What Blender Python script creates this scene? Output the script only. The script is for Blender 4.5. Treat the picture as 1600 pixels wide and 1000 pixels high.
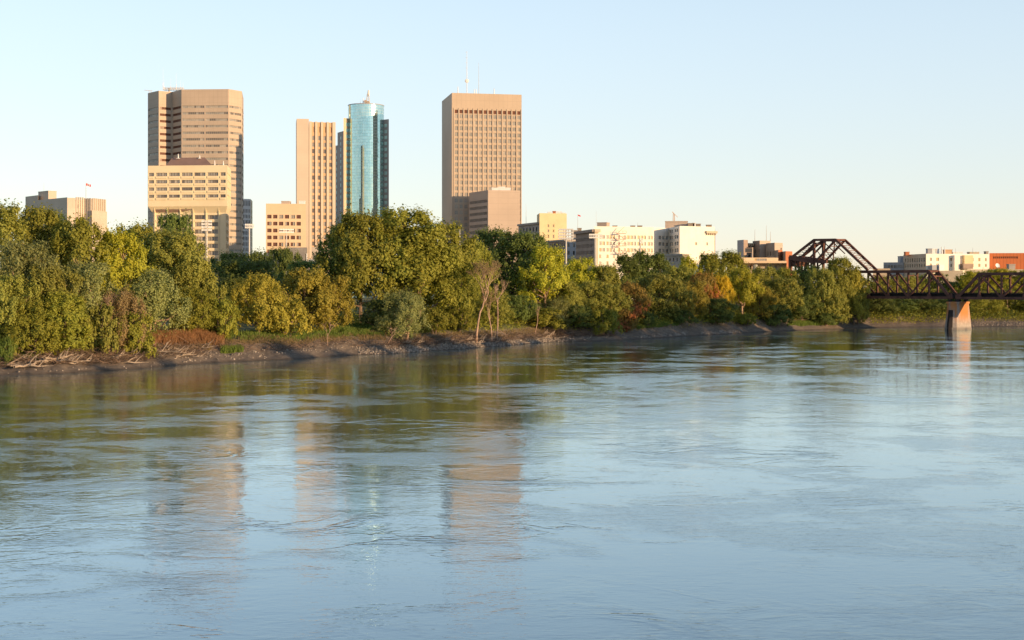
import bpy, math, random
import numpy as np
from mathutils import Vector, Matrix, noise as mnoise

for o in list(bpy.data.objects):
    bpy.data.objects.remove(o)
SC = bpy.context.scene
COL = SC.collection
R = math.radians
rnd = random.Random(7)

# ------------------------------------------------------------------ camera
FPX = 2222.0          # focal length in pixels of the 1600 px wide photograph
CAM_Z = 13.0
HORIZON = 450.0
cam_d = bpy.data.cameras.new('camera')
cam_d.sensor_width = 36.0
cam_d.lens = FPX / 1600 * 36.0
cam_d.shift_y = (HORIZON - 500.0) / 1600.0
cam_d.clip_start = 0.5
cam_d.clip_end = 30000
cam = bpy.data.objects.new('camera', cam_d)
COL.objects.link(cam)
cam.location = (0, 0, CAM_Z)
cam.rotation_euler = (R(90), 0, 0)
SC.camera = cam

# ------------------------------------------------------------------ sky and sun
SUN_AZ = 54.6         # degrees to the right of straight behind the camera
SUN_EL = 7.5
sv = Vector((math.sin(R(SUN_AZ)) * math.cos(R(SUN_EL)), -math.cos(R(SUN_AZ)) * math.cos(R(SUN_EL)), math.sin(R(SUN_EL))))
world = bpy.data.worlds.new('World')
SC.world = world
world.use_nodes = True
wn = world.node_tree
bg = wn.nodes['Background']
sky = wn.nodes.new('ShaderNodeTexSky')
sky.sky_type = 'NISHITA'
sky.sun_disc = False
sky.sun_elevation = R(SUN_EL)
sky.sun_rotation = math.atan2(sv.x, sv.y)
sky.altitude = 1500
sky.air_density = 1.0
sky.dust_density = 0.3
sky.ozone_density = 2.0
# the clear sky seen through thin bright high haze: thickest low down, none overhead
def wmath(op, a, b):
    nd = wn.nodes.new('ShaderNodeMath')
    nd.operation = op
    for i, v in enumerate((a, b)):
        if isinstance(v, (int, float)):
            nd.inputs[i].default_value = v
        else:
            wn.links.new(v, nd.inputs[i])
    return nd.outputs[0]
wtc = wn.nodes.new('ShaderNodeTexCoord')
wsep = wn.nodes.new('ShaderNodeSeparateXYZ')
wn.links.new(wtc.outputs['Generated'], wsep.inputs[0])
up = wmath('MAXIMUM', wsep.outputs[2], 0.0)
hz = wmath('MULTIPLY', wmath('POWER', 2.718, wmath('MULTIPLY', wmath('MULTIPLY', up, up), -9.0)), 0.62)
tint = wn.nodes.new('ShaderNodeMix')
tint.data_type = 'RGBA'
wn.links.new(wmath('MINIMUM', wmath('MULTIPLY', up, 4.5), 1.0), tint.inputs[0])
tint.inputs[6].default_value = (2.6, 2.55, 2.4, 1)
tint.inputs[7].default_value = (3.3, 3.95, 4.3, 1)
gain = wn.nodes.new('ShaderNodeMix')
gain.data_type = 'RGBA'
gain.blend_type = 'MULTIPLY'
gain.inputs[0].default_value = 1.0
gain.inputs[7].default_value = (1.08, 0.85, 0.76, 1)
wn.links.new(sky.outputs[0], gain.inputs[6])
hazed = wn.nodes.new('ShaderNodeMix')
hazed.data_type = 'RGBA'
wn.links.new(hz, hazed.inputs[0])
wn.links.new(gain.outputs[2], hazed.inputs[6])
wn.links.new(tint.outputs[2], hazed.inputs[7])
wn.links.new(hazed.outputs[2], bg.inputs[0])
bg.inputs[1].default_value = 0.15
sun_d = bpy.data.lights.new('sun', 'SUN')
sun_d.energy = 3.3
sun_d.angle = R(0.55)
sun_d.color = (1.0, 0.66, 0.35)
sun = bpy.data.objects.new('sun', sun_d)
COL.objects.link(sun)
sun.rotation_euler = sv.to_track_quat('Z', 'Y').to_euler()
SC.view_settings.view_transform = 'Standard'
SC.view_settings.look = 'None'
SC.view_settings.exposure = 1.0
SC.view_settings.gamma = 1.0
SC.cycles.max_bounces = 6
SC.cycles.transparent_max_bounces = 4
SC.cycles.use_denoising = True
SC.cycles.sample_clamp_indirect = 3.0

# ------------------------------------------------------------------ helpers
def zpx(y, d):
    return CAM_Z + (HORIZON - y) / FPX * d

def xpx(x, d):
    return (x - 800.0) / FPX * d

def pt(x, d):
    return (xpx(x, d), d)

class MB:
    def __init__(self):
        self.v, self.f, self.m, self.uv = [], [], [], []

    def face(self, pts, mat=0, uvs=None):
        i = len(self.v)
        self.v.extend([tuple(p) for p in pts])
        self.f.append(tuple(range(i, i + len(pts))))
        self.m.append(mat)
        self.uv.append(uvs)

    def box(self, lo, hi, mat=0):
        (x0, y0, z0), (x1, y1, z1) = lo, hi
        self.hexa([(x0, y0, z0), (x1, y0, z0), (x1, y1, z0), (x0, y1, z0)], [(x0, y0, z1), (x1, y0, z1), (x1, y1, z1), (x0, y1, z1)], mat)

    def hexa(self, b, t, mat=0):
        n = len(b)
        u = 0.0
        for i in range(n):
            j = (i + 1) % n
            L = math.hypot(b[j][0] - b[i][0], b[j][1] - b[i][1])
            self.face([b[i], b[j], t[j], t[i]], mat, [(u, b[i][2]), (u + L, b[j][2]), (u + L, t[j][2]), (u, t[i][2])])
            u += L
        self.face(list(reversed(b)), mat)
        self.face(t, mat)

    def bar(self, a, b, w, h=None, mat=0, up=(0, 0, 1)):
        h = h or w
        a, b = Vector(a), Vector(b)
        d = (b - a).normalized()
        up = Vector(up)
        if abs(d.dot(up)) > 0.98:
            up = Vector((0.7, 0.7, 0))
        s = d.cross(up).normalized() * (w / 2)
        t = s.cross(d).normalized() * (h / 2)
        q = [s + t, -s + t, -s - t, s - t]
        A = [a + k for k in q]
        B = [b + k for k in q]
        for i in range(4):
            j = (i + 1) % 4
            self.face([A[i], B[i], B[j], A[j]], mat)
        self.face(A, mat)
        self.face(list(reversed(B)), mat)

    def tube(self, pts, rad, n=6, mat=0):
        pts = [Vector(p) for p in pts]
        rings = []
        for i, p in enumerate(pts):
            d = (pts[min(i + 1, len(pts) - 1)] - pts[max(i - 1, 0)]).normalized()
            up = Vector((0, 0, 1)) if abs(d.z) < 0.9 else Vector((1, 0, 0))
            s = d.cross(up).normalized()
            t = s.cross(d).normalized()
            r = rad[i] if isinstance(rad, (list, tuple)) else rad
            base = len(self.v)
            for k in range(n):
                a = 2 * math.pi * k / n
                self.v.append(tuple(p + (s * math.cos(a) + t * math.sin(a)) * r))
            rings.append(base)
        for i in range(len(rings) - 1):
            for k in range(n):
                k2 = (k + 1) % n
                self.f.append((rings[i] + k, rings[i] + k2, rings[i + 1] + k2, rings[i + 1] + k))
                self.m.append(mat)
                self.uv.append(None)
        self.f.append(tuple(rings[-1] + k for k in range(n)))
        self.m.append(mat)
        self.uv.append(None)

    def mesh(self, name, mats, smooth=False):
        me = bpy.data.meshes.new(name)
        me.from_pydata(self.v, [], self.f)
        for m in (mats if isinstance(mats, (list, tuple)) else [mats]):
            me.materials.append(m)
        me.polygons.foreach_set('material_index', self.m)
        if any(u is not None for u in self.uv):
            uvl = me.uv_layers.new(name='UVMap')
            flat = []
            for f, u in zip(self.f, self.uv):
                flat.extend([c for p in (u if u is not None else [(0.37, 0.37)] * len(f)) for c in p])
            uvl.data.foreach_set('uv', flat)
        if smooth:
            me.polygons.foreach_set('use_smooth', [True] * len(self.f))
        me.update()
        return me

    def build(self, name, mats, parent=None, loc=(0, 0, 0), smooth=False):
        o = bpy.data.objects.new(name, self.mesh(name, mats, smooth))
        COL.objects.link(o)
        o.location = loc
        o.parent = parent
        return o

def empty(name, loc, label, cat, group=None):
    o = bpy.data.objects.new(name, None)
    o.empty_display_size = 1.0
    COL.objects.link(o)
    o.location = loc
    return tag(o, label, cat, group)

def tag(o, label, cat, group=None):
    o['label'] = label
    o['category'] = cat
    if group:
        o['group'] = group
    return o

def link(name, me, parent=None, loc=(0, 0, 0), rz=0.0, mat=None):
    o = bpy.data.objects.new(name, me)
    COL.objects.link(o)
    o.parent = parent
    o.location = loc
    o.rotation_euler = (0, 0, rz)
    if mat is not None:
        o.material_slots[0].link = 'OBJECT'
        o.material_slots[0].material = mat
    return o

# ------------------------------------------------------------------ materials
class NT:
    def __init__(self, name):
        self.mat = bpy.data.materials.new(name)
        self.mat.use_nodes = True
        self.t = self.mat.node_tree
        self.p = self.t.nodes['Principled BSDF']

    def n(self, kind, **kw):
        nd = self.t.nodes.new(kind)
        for k, v in kw.items():
            setattr(nd, k, v)
        return nd

    def l(self, a, b):
        self.t.links.new(a, b)

    def math(self, op, a, b=None, c=None):
        nd = self.n('ShaderNodeMath', operation=op)
        for i, v in enumerate((a, b, c)):
            if v is None:
                continue
            if isinstance(v, (int, float)):
                nd.inputs[i].default_value = v
            else:
                self.l(v, nd.inputs[i])
        return nd.outputs[0]

    def ramp(self, src, a, b, lo=0.0, hi=1.0):
        nd = self.n('ShaderNodeMapRange', interpolation_type='SMOOTHSTEP')
        self.l(src, nd.inputs[0])
        nd.inputs[1].default_value, nd.inputs[2].default_value = a, b
        nd.inputs[3].default_value, nd.inputs[4].default_value = lo, hi
        return nd.outputs[0]

    def mix(self, f, a, b, blend='MIX'):
        nd = self.n('ShaderNodeMix', data_type='RGBA', blend_type=blend)
        for i, v in ((0, f), (6, a), (7, b)):
            if isinstance(v, (int, float)):
                nd.inputs[i].default_value = v
            elif isinstance(v, tuple):
                nd.inputs[i].default_value = (*v[:3], 1)
            else:
                self.l(v, nd.inputs[i])
        return nd.outputs[2]

    def noise(self, scale, detail=3.0, rough=0.55, vec=None, dist=0.0):
        nd = self.n('ShaderNodeTexNoise')
        nd.inputs['Scale'].default_value = scale
        nd.inputs['Detail'].default_value = detail
        nd.inputs['Roughness'].default_value = rough
        nd.inputs['Distortion'].default_value = dist
        if vec is not None:
            self.l(vec, nd.inputs['Vector'])
        return nd.outputs[0]

    def obj(self):
        return self.n('ShaderNodeTexCoord').outputs['Object']

    def mapped(self, scale, rot=0.0, loc=(0, 0, 0)):
        m = self.n('ShaderNodeMapping')
        m.inputs['Location'].default_value = loc
        m.inputs['Scale'].default_value = scale
        m.inputs['Rotation'].default_value = (0, 0, rot)
        self.l(self.obj(), m.inputs[0])
        return m.outputs[0]

def paint(name, col, rough=0.7, var=0.18, scale=0.25, metal=0.0, panel=None, line=0.75, spec=0.3, streak=0.0):
    """a matt wall or paint: mottled by noise, with panel joints by UV metres (panel = (du, dv, joint width))"""
    k = NT(name)
    c = k.noise(scale, 4, 0.6, k.obj())
    out = k.mix(k.ramp(c, 0.3, 0.7), tuple(x * (1 - var) for x in col), tuple(min(1, x * (1 + var * 0.7)) for x in col))
    if streak:
        s = k.noise(0.5, 3, 0.6, k.mapped((1.0, 1.0, 0.06)))
        out = k.mix(k.ramp(s, 0.5, 0.75, 0, streak), out, tuple(x * 0.55 for x in col))
    if panel:
        uv = k.n('ShaderNodeSeparateXYZ')
        k.l(k.n('ShaderNodeUVMap').outputs[0], uv.inputs[0])
        ms = []
        for ax, p in ((0, panel[0]), (1, panel[1])):
            if p:
                fr = k.math('FRACT', k.math('DIVIDE', uv.outputs[ax], p))
                ms.append(k.math('LESS_THAN', fr, panel[2] / p))
        m = ms[0] if len(ms) == 1 else k.math('MAXIMUM', ms[0], ms[1])
        out = k.mix(m, out, tuple(x * line for x in col))
    k.l(out, k.p.inputs['Base Color'])
    k.p.inputs['Roughness'].default_value = rough
    k.p.inputs['Metallic'].default_value = metal
    k.p.inputs['Specular IOR Level'].default_value = spec
    return k.mat

def glass(name, col, rough=0.12, spec=0.6, metal=0.0):
    k = NT(name)
    c = k.noise(0.35, 2, 0.5, k.obj())
    k.l(k.mix(k.ramp(c, 0.35, 0.65), tuple(x * 0.75 for x in col), col), k.p.inputs['Base Color'])
    k.p.inputs['Roughness'].default_value = rough
    k.p.inputs['Specular IOR Level'].default_value = spec
    k.p.inputs['Metallic'].default_value = metal
    return k.mat

def leaf(name, a, b, trans=0.45, warm=None, reach=0.52):
    """leaf colour varies from leaf to leaf and from clump to clump"""
    k = NT(name)
    g = k.n('ShaderNodeNewGeometry')
    oi = k.n('ShaderNodeObjectInfo')
    c = k.noise(0.3, 3, 0.6, k.obj())
    f = k.math('ADD', k.math('MULTIPLY', g.outputs['Random Per Island'], 0.55), k.math('MULTIPLY', k.ramp(c, 0.3, 0.7), 0.45))
    out = k.mix(f, a, b)
    if warm:
        out = k.mix(k.ramp(k.noise(0.16, 2, 0.5, k.obj()), reach, reach + 0.1), out, warm)
    hs = k.n('ShaderNodeHueSaturation')
    k.l(k.math('ADD', k.math('MULTIPLY', oi.outputs['Random'], 0.014), 0.493), hs.inputs['Hue'])
    k.l(k.math('ADD', k.math('MULTIPLY', oi.outputs['Random'], 0.35), 0.85), hs.inputs['Value'])
    k.l(out, hs.inputs['Color'])
    k.l(hs.outputs[0], k.p.inputs['Base Color'])
    k.p.inputs['Roughness'].default_value = 0.6
    k.p.inputs['Specular IOR Level'].default_value = 0.25
    tr = k.n('ShaderNodeBsdfTranslucent')
    k.l(hs.outputs[0], tr.inputs[0])
    mx = k.n('ShaderNodeMixShader')
    mx.inputs[0].default_value = trans
    k.l(k.p.outputs[0], mx.inputs[1])
    k.l(tr.outputs[0], mx.inputs[2])
    k.l(mx.outputs[0], k.t.nodes['Material Output'].inputs[0])
    return k.mat

M = {}
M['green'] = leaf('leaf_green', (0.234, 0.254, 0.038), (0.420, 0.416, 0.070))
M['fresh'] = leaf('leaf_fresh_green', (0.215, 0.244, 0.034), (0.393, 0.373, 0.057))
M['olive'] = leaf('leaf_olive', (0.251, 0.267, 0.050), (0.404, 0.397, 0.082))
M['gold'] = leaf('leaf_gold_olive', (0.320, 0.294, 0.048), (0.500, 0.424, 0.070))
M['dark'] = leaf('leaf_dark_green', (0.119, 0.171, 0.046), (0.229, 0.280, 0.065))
M['willow'] = leaf('leaf_grey_green', (0.236, 0.267, 0.088), (0.375, 0.390, 0.138))
M['yellow'] = leaf('leaf_yellow_green', (0.348, 0.369, 0.038), (0.584, 0.547, 0.057))
M['bright'] = leaf('leaf_bright_yellow', (0.62, 0.46, 0.035), (0.78, 0.6, 0.05))
M['rust'] = leaf('leaf_rust', (0.27, 0.2, 0.05), (0.38, 0.27, 0.065), warm=(0.5, 0.19, 0.07), reach=0.48)
M['brown'] = leaf('leaf_brown_twig', (0.306, 0.233, 0.100), (0.431, 0.315, 0.150))
M['mixed'] = leaf('leaf_turning', (0.209, 0.246, 0.044), (0.348, 0.328, 0.057), warm=(0.500, 0.246, 0.063))
M['reed'] = leaf('leaf_red_brown_weed', (0.27, 0.135, 0.065), (0.37, 0.2, 0.095))
M['grass'] = leaf('leaf_bank_grass', (0.13, 0.19, 0.035), (0.21, 0.27, 0.055))
M['straw'] = leaf('leaf_dry_straw', (0.26, 0.2, 0.09), (0.36, 0.28, 0.13))
M['bark'] = paint('bark_grey_brown', (0.19, 0.135, 0.095), 0.9, 0.4, 1.2)
M['bark_pale'] = paint('bark_pale_pinkish', (0.4, 0.27, 0.19), 0.9, 0.3, 1.0)
M['drift'] = paint('bleached_driftwood', (0.36, 0.29, 0.22), 0.9, 0.35, 1.5)
M['brush'] = paint('dead_brush_twigs', (0.2, 0.14, 0.1), 0.95, 0.4, 0.8)
M['stone'] = paint('shore_stone', (0.25, 0.215, 0.18), 0.9, 0.5, 0.6)
M['steel'] = paint('rusty_brown_bridge_steel', (0.135, 0.06, 0.042), 0.75, 0.35, 0.5)
M['steel_dark'] = paint('dark_bridge_deck_timber', (0.035, 0.028, 0.026), 0.9, 0.3, 0.8)
M['galv'] = paint('galvanised_steel', (0.5, 0.48, 0.45), 0.5, 0.12, 2.0)
M['white'] = paint('white_painted_metal', (0.75, 0.74, 0.72), 0.5, 0.08, 1.0)
M['lamp'] = paint('floodlight_housing', (0.8, 0.8, 0.8), 0.3, 0.06, 3.0)
M['flag_red'] = paint('flag_red_cloth', (0.65, 0.04, 0.03), 0.8, 0.1, 3.0)
M['flag_white'] = paint('flag_white_cloth', (0.8, 0.8, 0.8), 0.8, 0.06, 3.0)
# walls
M['peach'] = paint('peach_granite_panels', (0.47, 0.375, 0.29), 0.6, 0.07, 0.06, panel=(3.05, 4.1, 0.16), line=0.82)
M['rich'] = paint('tan_granite_cladding', (0.47, 0.375, 0.285), 0.6, 0.06, 0.05, panel=(3.0, 12.0, 0.14), line=0.8)
M['cream'] = paint('cream_precast_concrete', (0.72, 0.61, 0.41), 0.75, 0.07, 0.08)
M['cream_panel'] = paint('pale_cream_concrete_panels', (0.66, 0.5, 0.33), 0.75, 0.06, 0.08, panel=(2.4, 3.6, 0.1), line=0.9)
M['beige'] = paint('beige_concrete_panels', (0.58, 0.48, 0.38), 0.7, 0.05, 0.08, panel=(1.5, 1.9, 0.08), line=0.9)
M['pinkbeige'] = paint('pink_beige_concrete', (0.47, 0.38, 0.31), 0.75, 0.06, 0.08, panel=(6.2, 3.4, 0.16), line=0.84)
M['orangebeige'] = paint('orange_beige_spandrel', (0.56, 0.37, 0.22), 0.75, 0.08, 0.1)
M['lime'] = paint('art_deco_limestone', (0.54, 0.46, 0.37), 0.8, 0.08, 0.12, panel=(0, 1.6, 0.07), line=0.9, streak=0.25)
M['whitewall'] = paint('white_painted_brick', (0.8, 0.75, 0.66), 0.8, 0.06, 0.15, streak=0.12)
M['brownbrick'] = paint('brown_brick_wall', (0.33, 0.25, 0.2), 0.85, 0.14, 0.2, panel=(0, 1.2, 0.1), line=0.85)
M['yellowbrick'] = paint('yellow_brick_wall', (0.66, 0.54, 0.32), 0.85, 0.08, 0.15)
M['greystone'] = paint('grey_stone_wall', (0.36, 0.32, 0.28), 0.85, 0.16, 0.2, panel=(1.6, 0.9, 0.08), line=0.75)
M['buffstone'] = paint('buff_stone_wall', (0.52, 0.44, 0.33), 0.85, 0.1, 0.2, panel=(0, 1.0, 0.06), line=0.88)
M['oldbrick'] = paint('weathered_grey_brown_brick', (0.3, 0.25, 0.2), 0.9, 0.25, 0.2, streak=0.3)
M['redbrick'] = paint('red_brick_wall', (0.42, 0.16, 0.08), 0.9, 0.18, 0.25)
M['corten'] = paint('orange_ribbed_metal_cladding', (0.55, 0.16, 0.055), 0.7, 0.07, 0.12, panel=(1.6, 0, 0.3), line=0.78)
M['tin'] = paint('brown_metal_roof', (0.26, 0.17, 0.135), 0.6, 0.1, 0.2)
M['greymetal'] = paint('blue_grey_metal_panels', (0.33, 0.34, 0.36), 0.6, 0.08, 0.2, panel=(2.0, 0, 0.1), line=0.85)
M['roof'] = paint('gravel_roof', (0.25, 0.22, 0.19), 0.95, 0.2, 0.2)
M['finwhite'] = paint('white_vertical_fins', (0.7, 0.7, 0.7), 0.6, 0.05, 0.2)
M['finshade'] = paint('shade_grey_granite_wing', (0.37, 0.345, 0.33), 0.6, 0.06, 0.1)  # wing granite with its shade put into a greyer colour
M['finbuff'] = paint('buff_granite_wing', (0.56, 0.45, 0.32), 0.6, 0.06, 0.1)
M['frame'] = paint('window_frame_bronze', (0.1, 0.075, 0.06), 0.5, 0.1, 1.0)
M['frame_pale'] = paint('window_frame_pale', (0.5, 0.42, 0.3), 0.6, 0.1, 1.0)
M['g_dark'] = glass('glass_dark', (0.05, 0.045, 0.045), 0.08)
M['g_mid'] = glass('glass_grey', (0.17, 0.15, 0.135), 0.15)
M['g_blind'] = glass('glass_with_blinds', (0.44, 0.4, 0.35), 0.3, 0.4)
M['g_beige'] = glass('glass_beige_reflecting', (0.34, 0.325, 0.3), 0.25, 0.4)
M['g_brown'] = glass('glass_brown', (0.17, 0.08, 0.06), 0.35, 0.2)
M['g_gold'] = glass('glass_gold_blind', (0.55, 0.38, 0.18), 0.3, 0.4)
M['g_teal'] = glass('glass_teal_square', (0.56, 0.82, 0.79), 0.3, 0.5, 0.0)
M['louvre'] = paint('dark_vent_louvre', (0.14, 0.06, 0.04), 0.8, 0.15, 0.6)

def curtain_wall():
    k = NT('teal_curtain_wall')
    uv = k.n('ShaderNodeSeparateXYZ')
    k.l(k.n('ShaderNodeUVMap').outputs[0], uv.inputs[0])
    fu = k.math('FRACT', uv.outputs[0])
    fv = k.math('FRACT', uv.outputs[1])
    line = k.math('MAXIMUM', k.math('LESS_THAN', fu, 0.08), k.math('LESS_THAN', fv, 0.07))
    half = k.math('LESS_THAN', k.math('ABSOLUTE', k.math('SUBTRACT', fv, 0.5)), 0.02)
    cell = k.n('ShaderNodeTexWhiteNoise', noise_dimensions='2D')
    cb = k.n('ShaderNodeCombineXYZ')
    k.l(k.math('FLOOR', uv.outputs[0]), cb.inputs[0])
    k.l(k.math('FLOOR', uv.outputs[1]), cb.inputs[1])
    k.l(cb.outputs[0], cell.inputs[0])
    base = k.mix(cell.outputs[0], (0.37, 0.59, 0.59), (0.51, 0.72, 0.71))
    base = k.mix(k.math('MAXIMUM', line, half), base, (0.62, 0.7, 0.66))
    k.l(base, k.p.inputs['Base Color'])
    k.l(k.math('SUBTRACT', 0.9, k.math('MULTIPLY', line, 0.5)), k.p.inputs['Metallic'])
    k.l(k.math('ADD', 0.05, k.math('MULTIPLY', line, 0.3)), k.p.inputs['Roughness'])
    # every pane sits a touch out of true
    b = k.n('ShaderNodeBump')
    b.inputs['Strength'].default_value = 0.05
    b.inputs['Distance'].default_value = 1.0
    k.l(k.noise(0.3, 2, 0.5, k.obj()), b.inputs['Height'])
    k.l(b.outputs[0], k.p.inputs['Normal'])
    return k.mat
M['curtain'] = curtain_wall()

def pier_mat():
    k = NT('stained_pier_concrete')
    sep = k.n('ShaderNodeSeparateXYZ')
    k.l(k.obj(), sep.inputs[0])
    s = k.noise(0.55, 4, 0.6, k.mapped((1.0, 1.0, 0.08)))
    top = k.ramp(sep.outputs[2], 1.2, 5.5)
    st = k.math('MULTIPLY', k.ramp(s, 0.3, 0.52), top)
    c = k.mix(k.ramp(k.noise(0.8, 5, 0.65, k.obj()), 0.3, 0.7), (0.29, 0.25, 0.215), (0.43, 0.38, 0.33))
    c = k.mix(st, c, (0.5, 0.2, 0.06))
    low = k.ramp(sep.outputs[2], 0.3, 1.4, 1.0, 0.0)
    c = k.mix(low, c, (0.2, 0.18, 0.16))
    k.l(c, k.p.inputs['Base Color'])
    k.p.inputs['Roughness'].default_value = 0.9
    return k.mat
M['pier'] = pier_mat()

def ground_mat(name):
    k = NT(name)
    sep = k.n('ShaderNodeSeparateXYZ')
    k.l(k.obj(), sep.inputs[0])
    n1 = k.noise(0.12, 5, 0.6, k.obj())
    n2 = k.noise(0.9, 5, 0.65, k.obj())
    z = k.math('ADD', sep.outputs[2], k.math('MULTIPLY', k.math('SUBTRACT', n1, 0.5), 2.2))
    mud = k.mix(k.ramp(n2, 0.3, 0.7), (0.12, 0.094, 0.07), (0.2, 0.158, 0.118))
    soil = k.mix(k.ramp(n2, 0.35, 0.65), (0.13, 0.1, 0.072), (0.24, 0.185, 0.13))
    grass = k.mix(k.ramp(n2, 0.3, 0.7), (0.07, 0.1, 0.025), (0.16, 0.15, 0.05))
    wet = k.ramp(sep.outputs[2], 0.05, 0.5, 0.55, 1.0)
    c = k.mix(k.ramp(z, 1.3, 2.3), mud, soil)
    c = k.mix(k.ramp(z, 3.0, 3.9), c, grass)
    dk = k.mix(1.0, c, (1, 1, 1), 'MULTIPLY')
    comb = k.n('ShaderNodeCombineXYZ')
    for i in range(3):
        k.l(wet, comb.inputs[i])
    c = k.mix(1.0, c, comb.outputs[0], 'MULTIPLY')
    k.l(c, k.p.inputs['Base Color'])
    k.p.inputs['Roughness'].default_value = 0.9
    b = k.n('ShaderNodeBump')
    b.inputs['Strength'].default_value = 0.6
    b.inputs['Distance'].default_value = 0.3
    k.l(n2, b.inputs['Height'])
    k.l(b.outputs[0], k.p.inputs['Normal'])
    return k.mat
M['ground'] = ground_mat('river_bank_ground')

WOFF = (40, 0, 0)
def water_mat():
    k = NT('river_water')
    k.t.nodes.remove(k.p)
    # slow boils and current seams decide where the surface is glassy and where it is ruffled
    big = k.noise(0.04, 4, 0.6, k.mapped((0.8, 1.0, 1), 0.25, WOFF), 1.2)
    mid = k.noise(0.15, 4, 0.65, k.mapped((0.8, 0.9, 1), 0.2, WOFF), 1.6)
    mask = k.ramp(k.math('ADD', k.math('MULTIPLY', big, 0.55), k.math('MULTIPLY', mid, 0.45)), 0.46, 0.58)
    rough = k.math("ADD", 0.02, k.math("MULTIPLY", mask, 0.14))
    swell = k.noise(0.16, 3, 0.5, k.mapped((1.0, 0.7, 1), 0.15), 0.8)
    rip = k.noise(1.3, 3, 0.55, k.mapped((0.6, 1.4, 1), 0.1), 0.6)
    fine = k.noise(4.5, 2, 0.5, k.mapped((0.6, 1.5, 1)), 0.3)
    seam = k.noise(0.07, 4, 0.55, k.mapped((0.8, 1.1, 1), 0.35), 2.4)
    ridge = k.ramp(k.math('ABSOLUTE', k.math('SUBTRACT', seam, 0.5)), 0.0, 0.035, 1.0, 0.0)
    ridge = k.math('MULTIPLY', ridge, k.ramp(k.noise(0.05, 2, 0.5, k.obj()), 0.5, 0.62))
    h = k.math('MULTIPLY', swell, 0.045)
    h = k.math('ADD', h, k.math('MULTIPLY', ridge, 0.009))
    h = k.math('ADD', h, k.math('MULTIPLY', rip, k.math('ADD', 0.01, k.math('MULTIPLY', k.math('ADD', mask, k.math('MULTIPLY', ridge, 0.7)), 0.016))))
    h = k.math('ADD', h, k.math('MULTIPLY', fine, k.math('ADD', 0.0045, k.math('MULTIPLY', mask, 0.005))))
    b = k.n('ShaderNodeBump')
    b.inputs['Strength'].default_value = 1.0
    b.inputs['Distance'].default_value = 1.0
    k.l(h, b.inputs['Height'])
    body = k.n('ShaderNodeBsdfDiffuse')
    body.inputs[0].default_value = (0.045, 0.105, 0.16, 1)
    gl = k.n('ShaderNodeBsdfGlossy')
    gl.inputs[0].default_value = (0.88, 0.98, 1.0, 1)
    k.l(rough, gl.inputs['Roughness'])
    k.l(b.outputs[0], gl.inputs['Normal'])
    fr = k.n('ShaderNodeFresnel')
    fr.inputs[0].default_value = 2.0
    mx = k.n('ShaderNodeMixShader')
    k.l(k.math('MINIMUM', k.math('MULTIPLY', fr.outputs[0], 1.32), 1.0), mx.inputs[0])
    k.l(body.outputs[0], mx.inputs[1])
    k.l(gl.outputs[0], mx.inputs[2])
    k.l(mx.outputs[0], k.t.nodes['Material Output'].inputs[0])
    return k.mat
M['water'] = water_mat()

# ------------------------------------------------------------------ river bank terrain
SHORE = [(-9000, 100.0), (-1500, 150.0), (-400, 188.0)] + [(x, 13 * FPX / (y - HORIZON)) for x, y in (
    (0, 587), (100, 584), (200, 578), (280, 571), (350, 566), (450, 562.5), (560, 555), (600, 554), (740, 544.5), (860, 535), (950, 533.2),
    (1000, 530), (1050, 527), (1120, 523), (1190, 519), (1250, 516.5), (1340, 513), (1420, 511.5), (1500, 511), (1600, 510.5))] + [
    (1800, 470.0), (2300, 440.0), (3500, 380.0), (9000, 300.0)]
PROF = [(-40, -4), (-8, -1.0), (0, 0), (2.5, 0.55), (6, 1.3), (9, 2.0), (13, 3.0), (17, 3.8), (26, 4.6), (45, 5.3), (100, 5.8), (160, 6), (9000, 6)]

def lerp_tab(tab, x):
    for (a, va), (b, vb) in zip(tab, tab[1:]):
        if x <= b:
            return va + (vb - va) * (x - a) / (b - a) if x > a else va
    return tab[-1][1]

def shore(px):
    d = lerp_tab(SHORE, px)
    if -600 < px < 1900:
        d += 1.3 * mnoise.noise(Vector((px * 0.03, 3.1, 0))) + 0.6 * mnoise.noise(Vector((px * 0.11, 7.7, 0)))
    return d

def ground_z(px, t):
    z = lerp_tab(PROF, t)
    if t > 0.5:
        k = min(1.0, t / 6.0)
        z += k * 0.55 * mnoise.noise(Vector((px * 0.012, t * 0.09, 1.3))) + 0.34 * k * mnoise.noise(Vector((px * 0.06, t * 0.35, 5.3))) + 0.16 * k * mnoise.noise(Vector((px * 0.19, t * 0.9, 2.7)))
    return z

def build_ground():
    cols = [-9000, -5000, -3000, -2000, -1500, -1000, -700, -400] + list(range(-200, 1721, 4)) + [1800, 1900, 2100, 2400, 2800, 3500, 5000, 9000]
    ts = [-40, -8, -3, -1, -0.3, 0, 0.4, 0.9, 1.5, 2.2, 3, 4, 5, 6, 7, 8, 9, 10, 11.5, 13, 14.5, 16, 18, 20, 23, 26, 30, 36, 45, 60, 80, 110, 160, 260, 450, 800, 1500, 3000, 6000, 12000]
    v, f = [], []
    for px in cols:
        d0 = shore(px)
        for t in ts:
            d = d0 + t
            v.append((xpx(px, d), d, ground_z(px, t)))
    n = len(ts)
    for i in range(len(cols) - 1):
        for j in range(n - 1):
            f.append((i * n + j, (i + 1) * n + j, (i + 1) * n + j + 1, i * n + j + 1))
    me = bpy.data.meshes.new('ground')
    me.from_pydata(v, [], f)
    me.polygons.foreach_set('use_smooth', [True] * len(f))
    me.materials.append(M['ground'])
    o = bpy.data.objects.new('ground', me)
    COL.objects.link(o)
    o['kind'] = 'structure'
build_ground()

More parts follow.
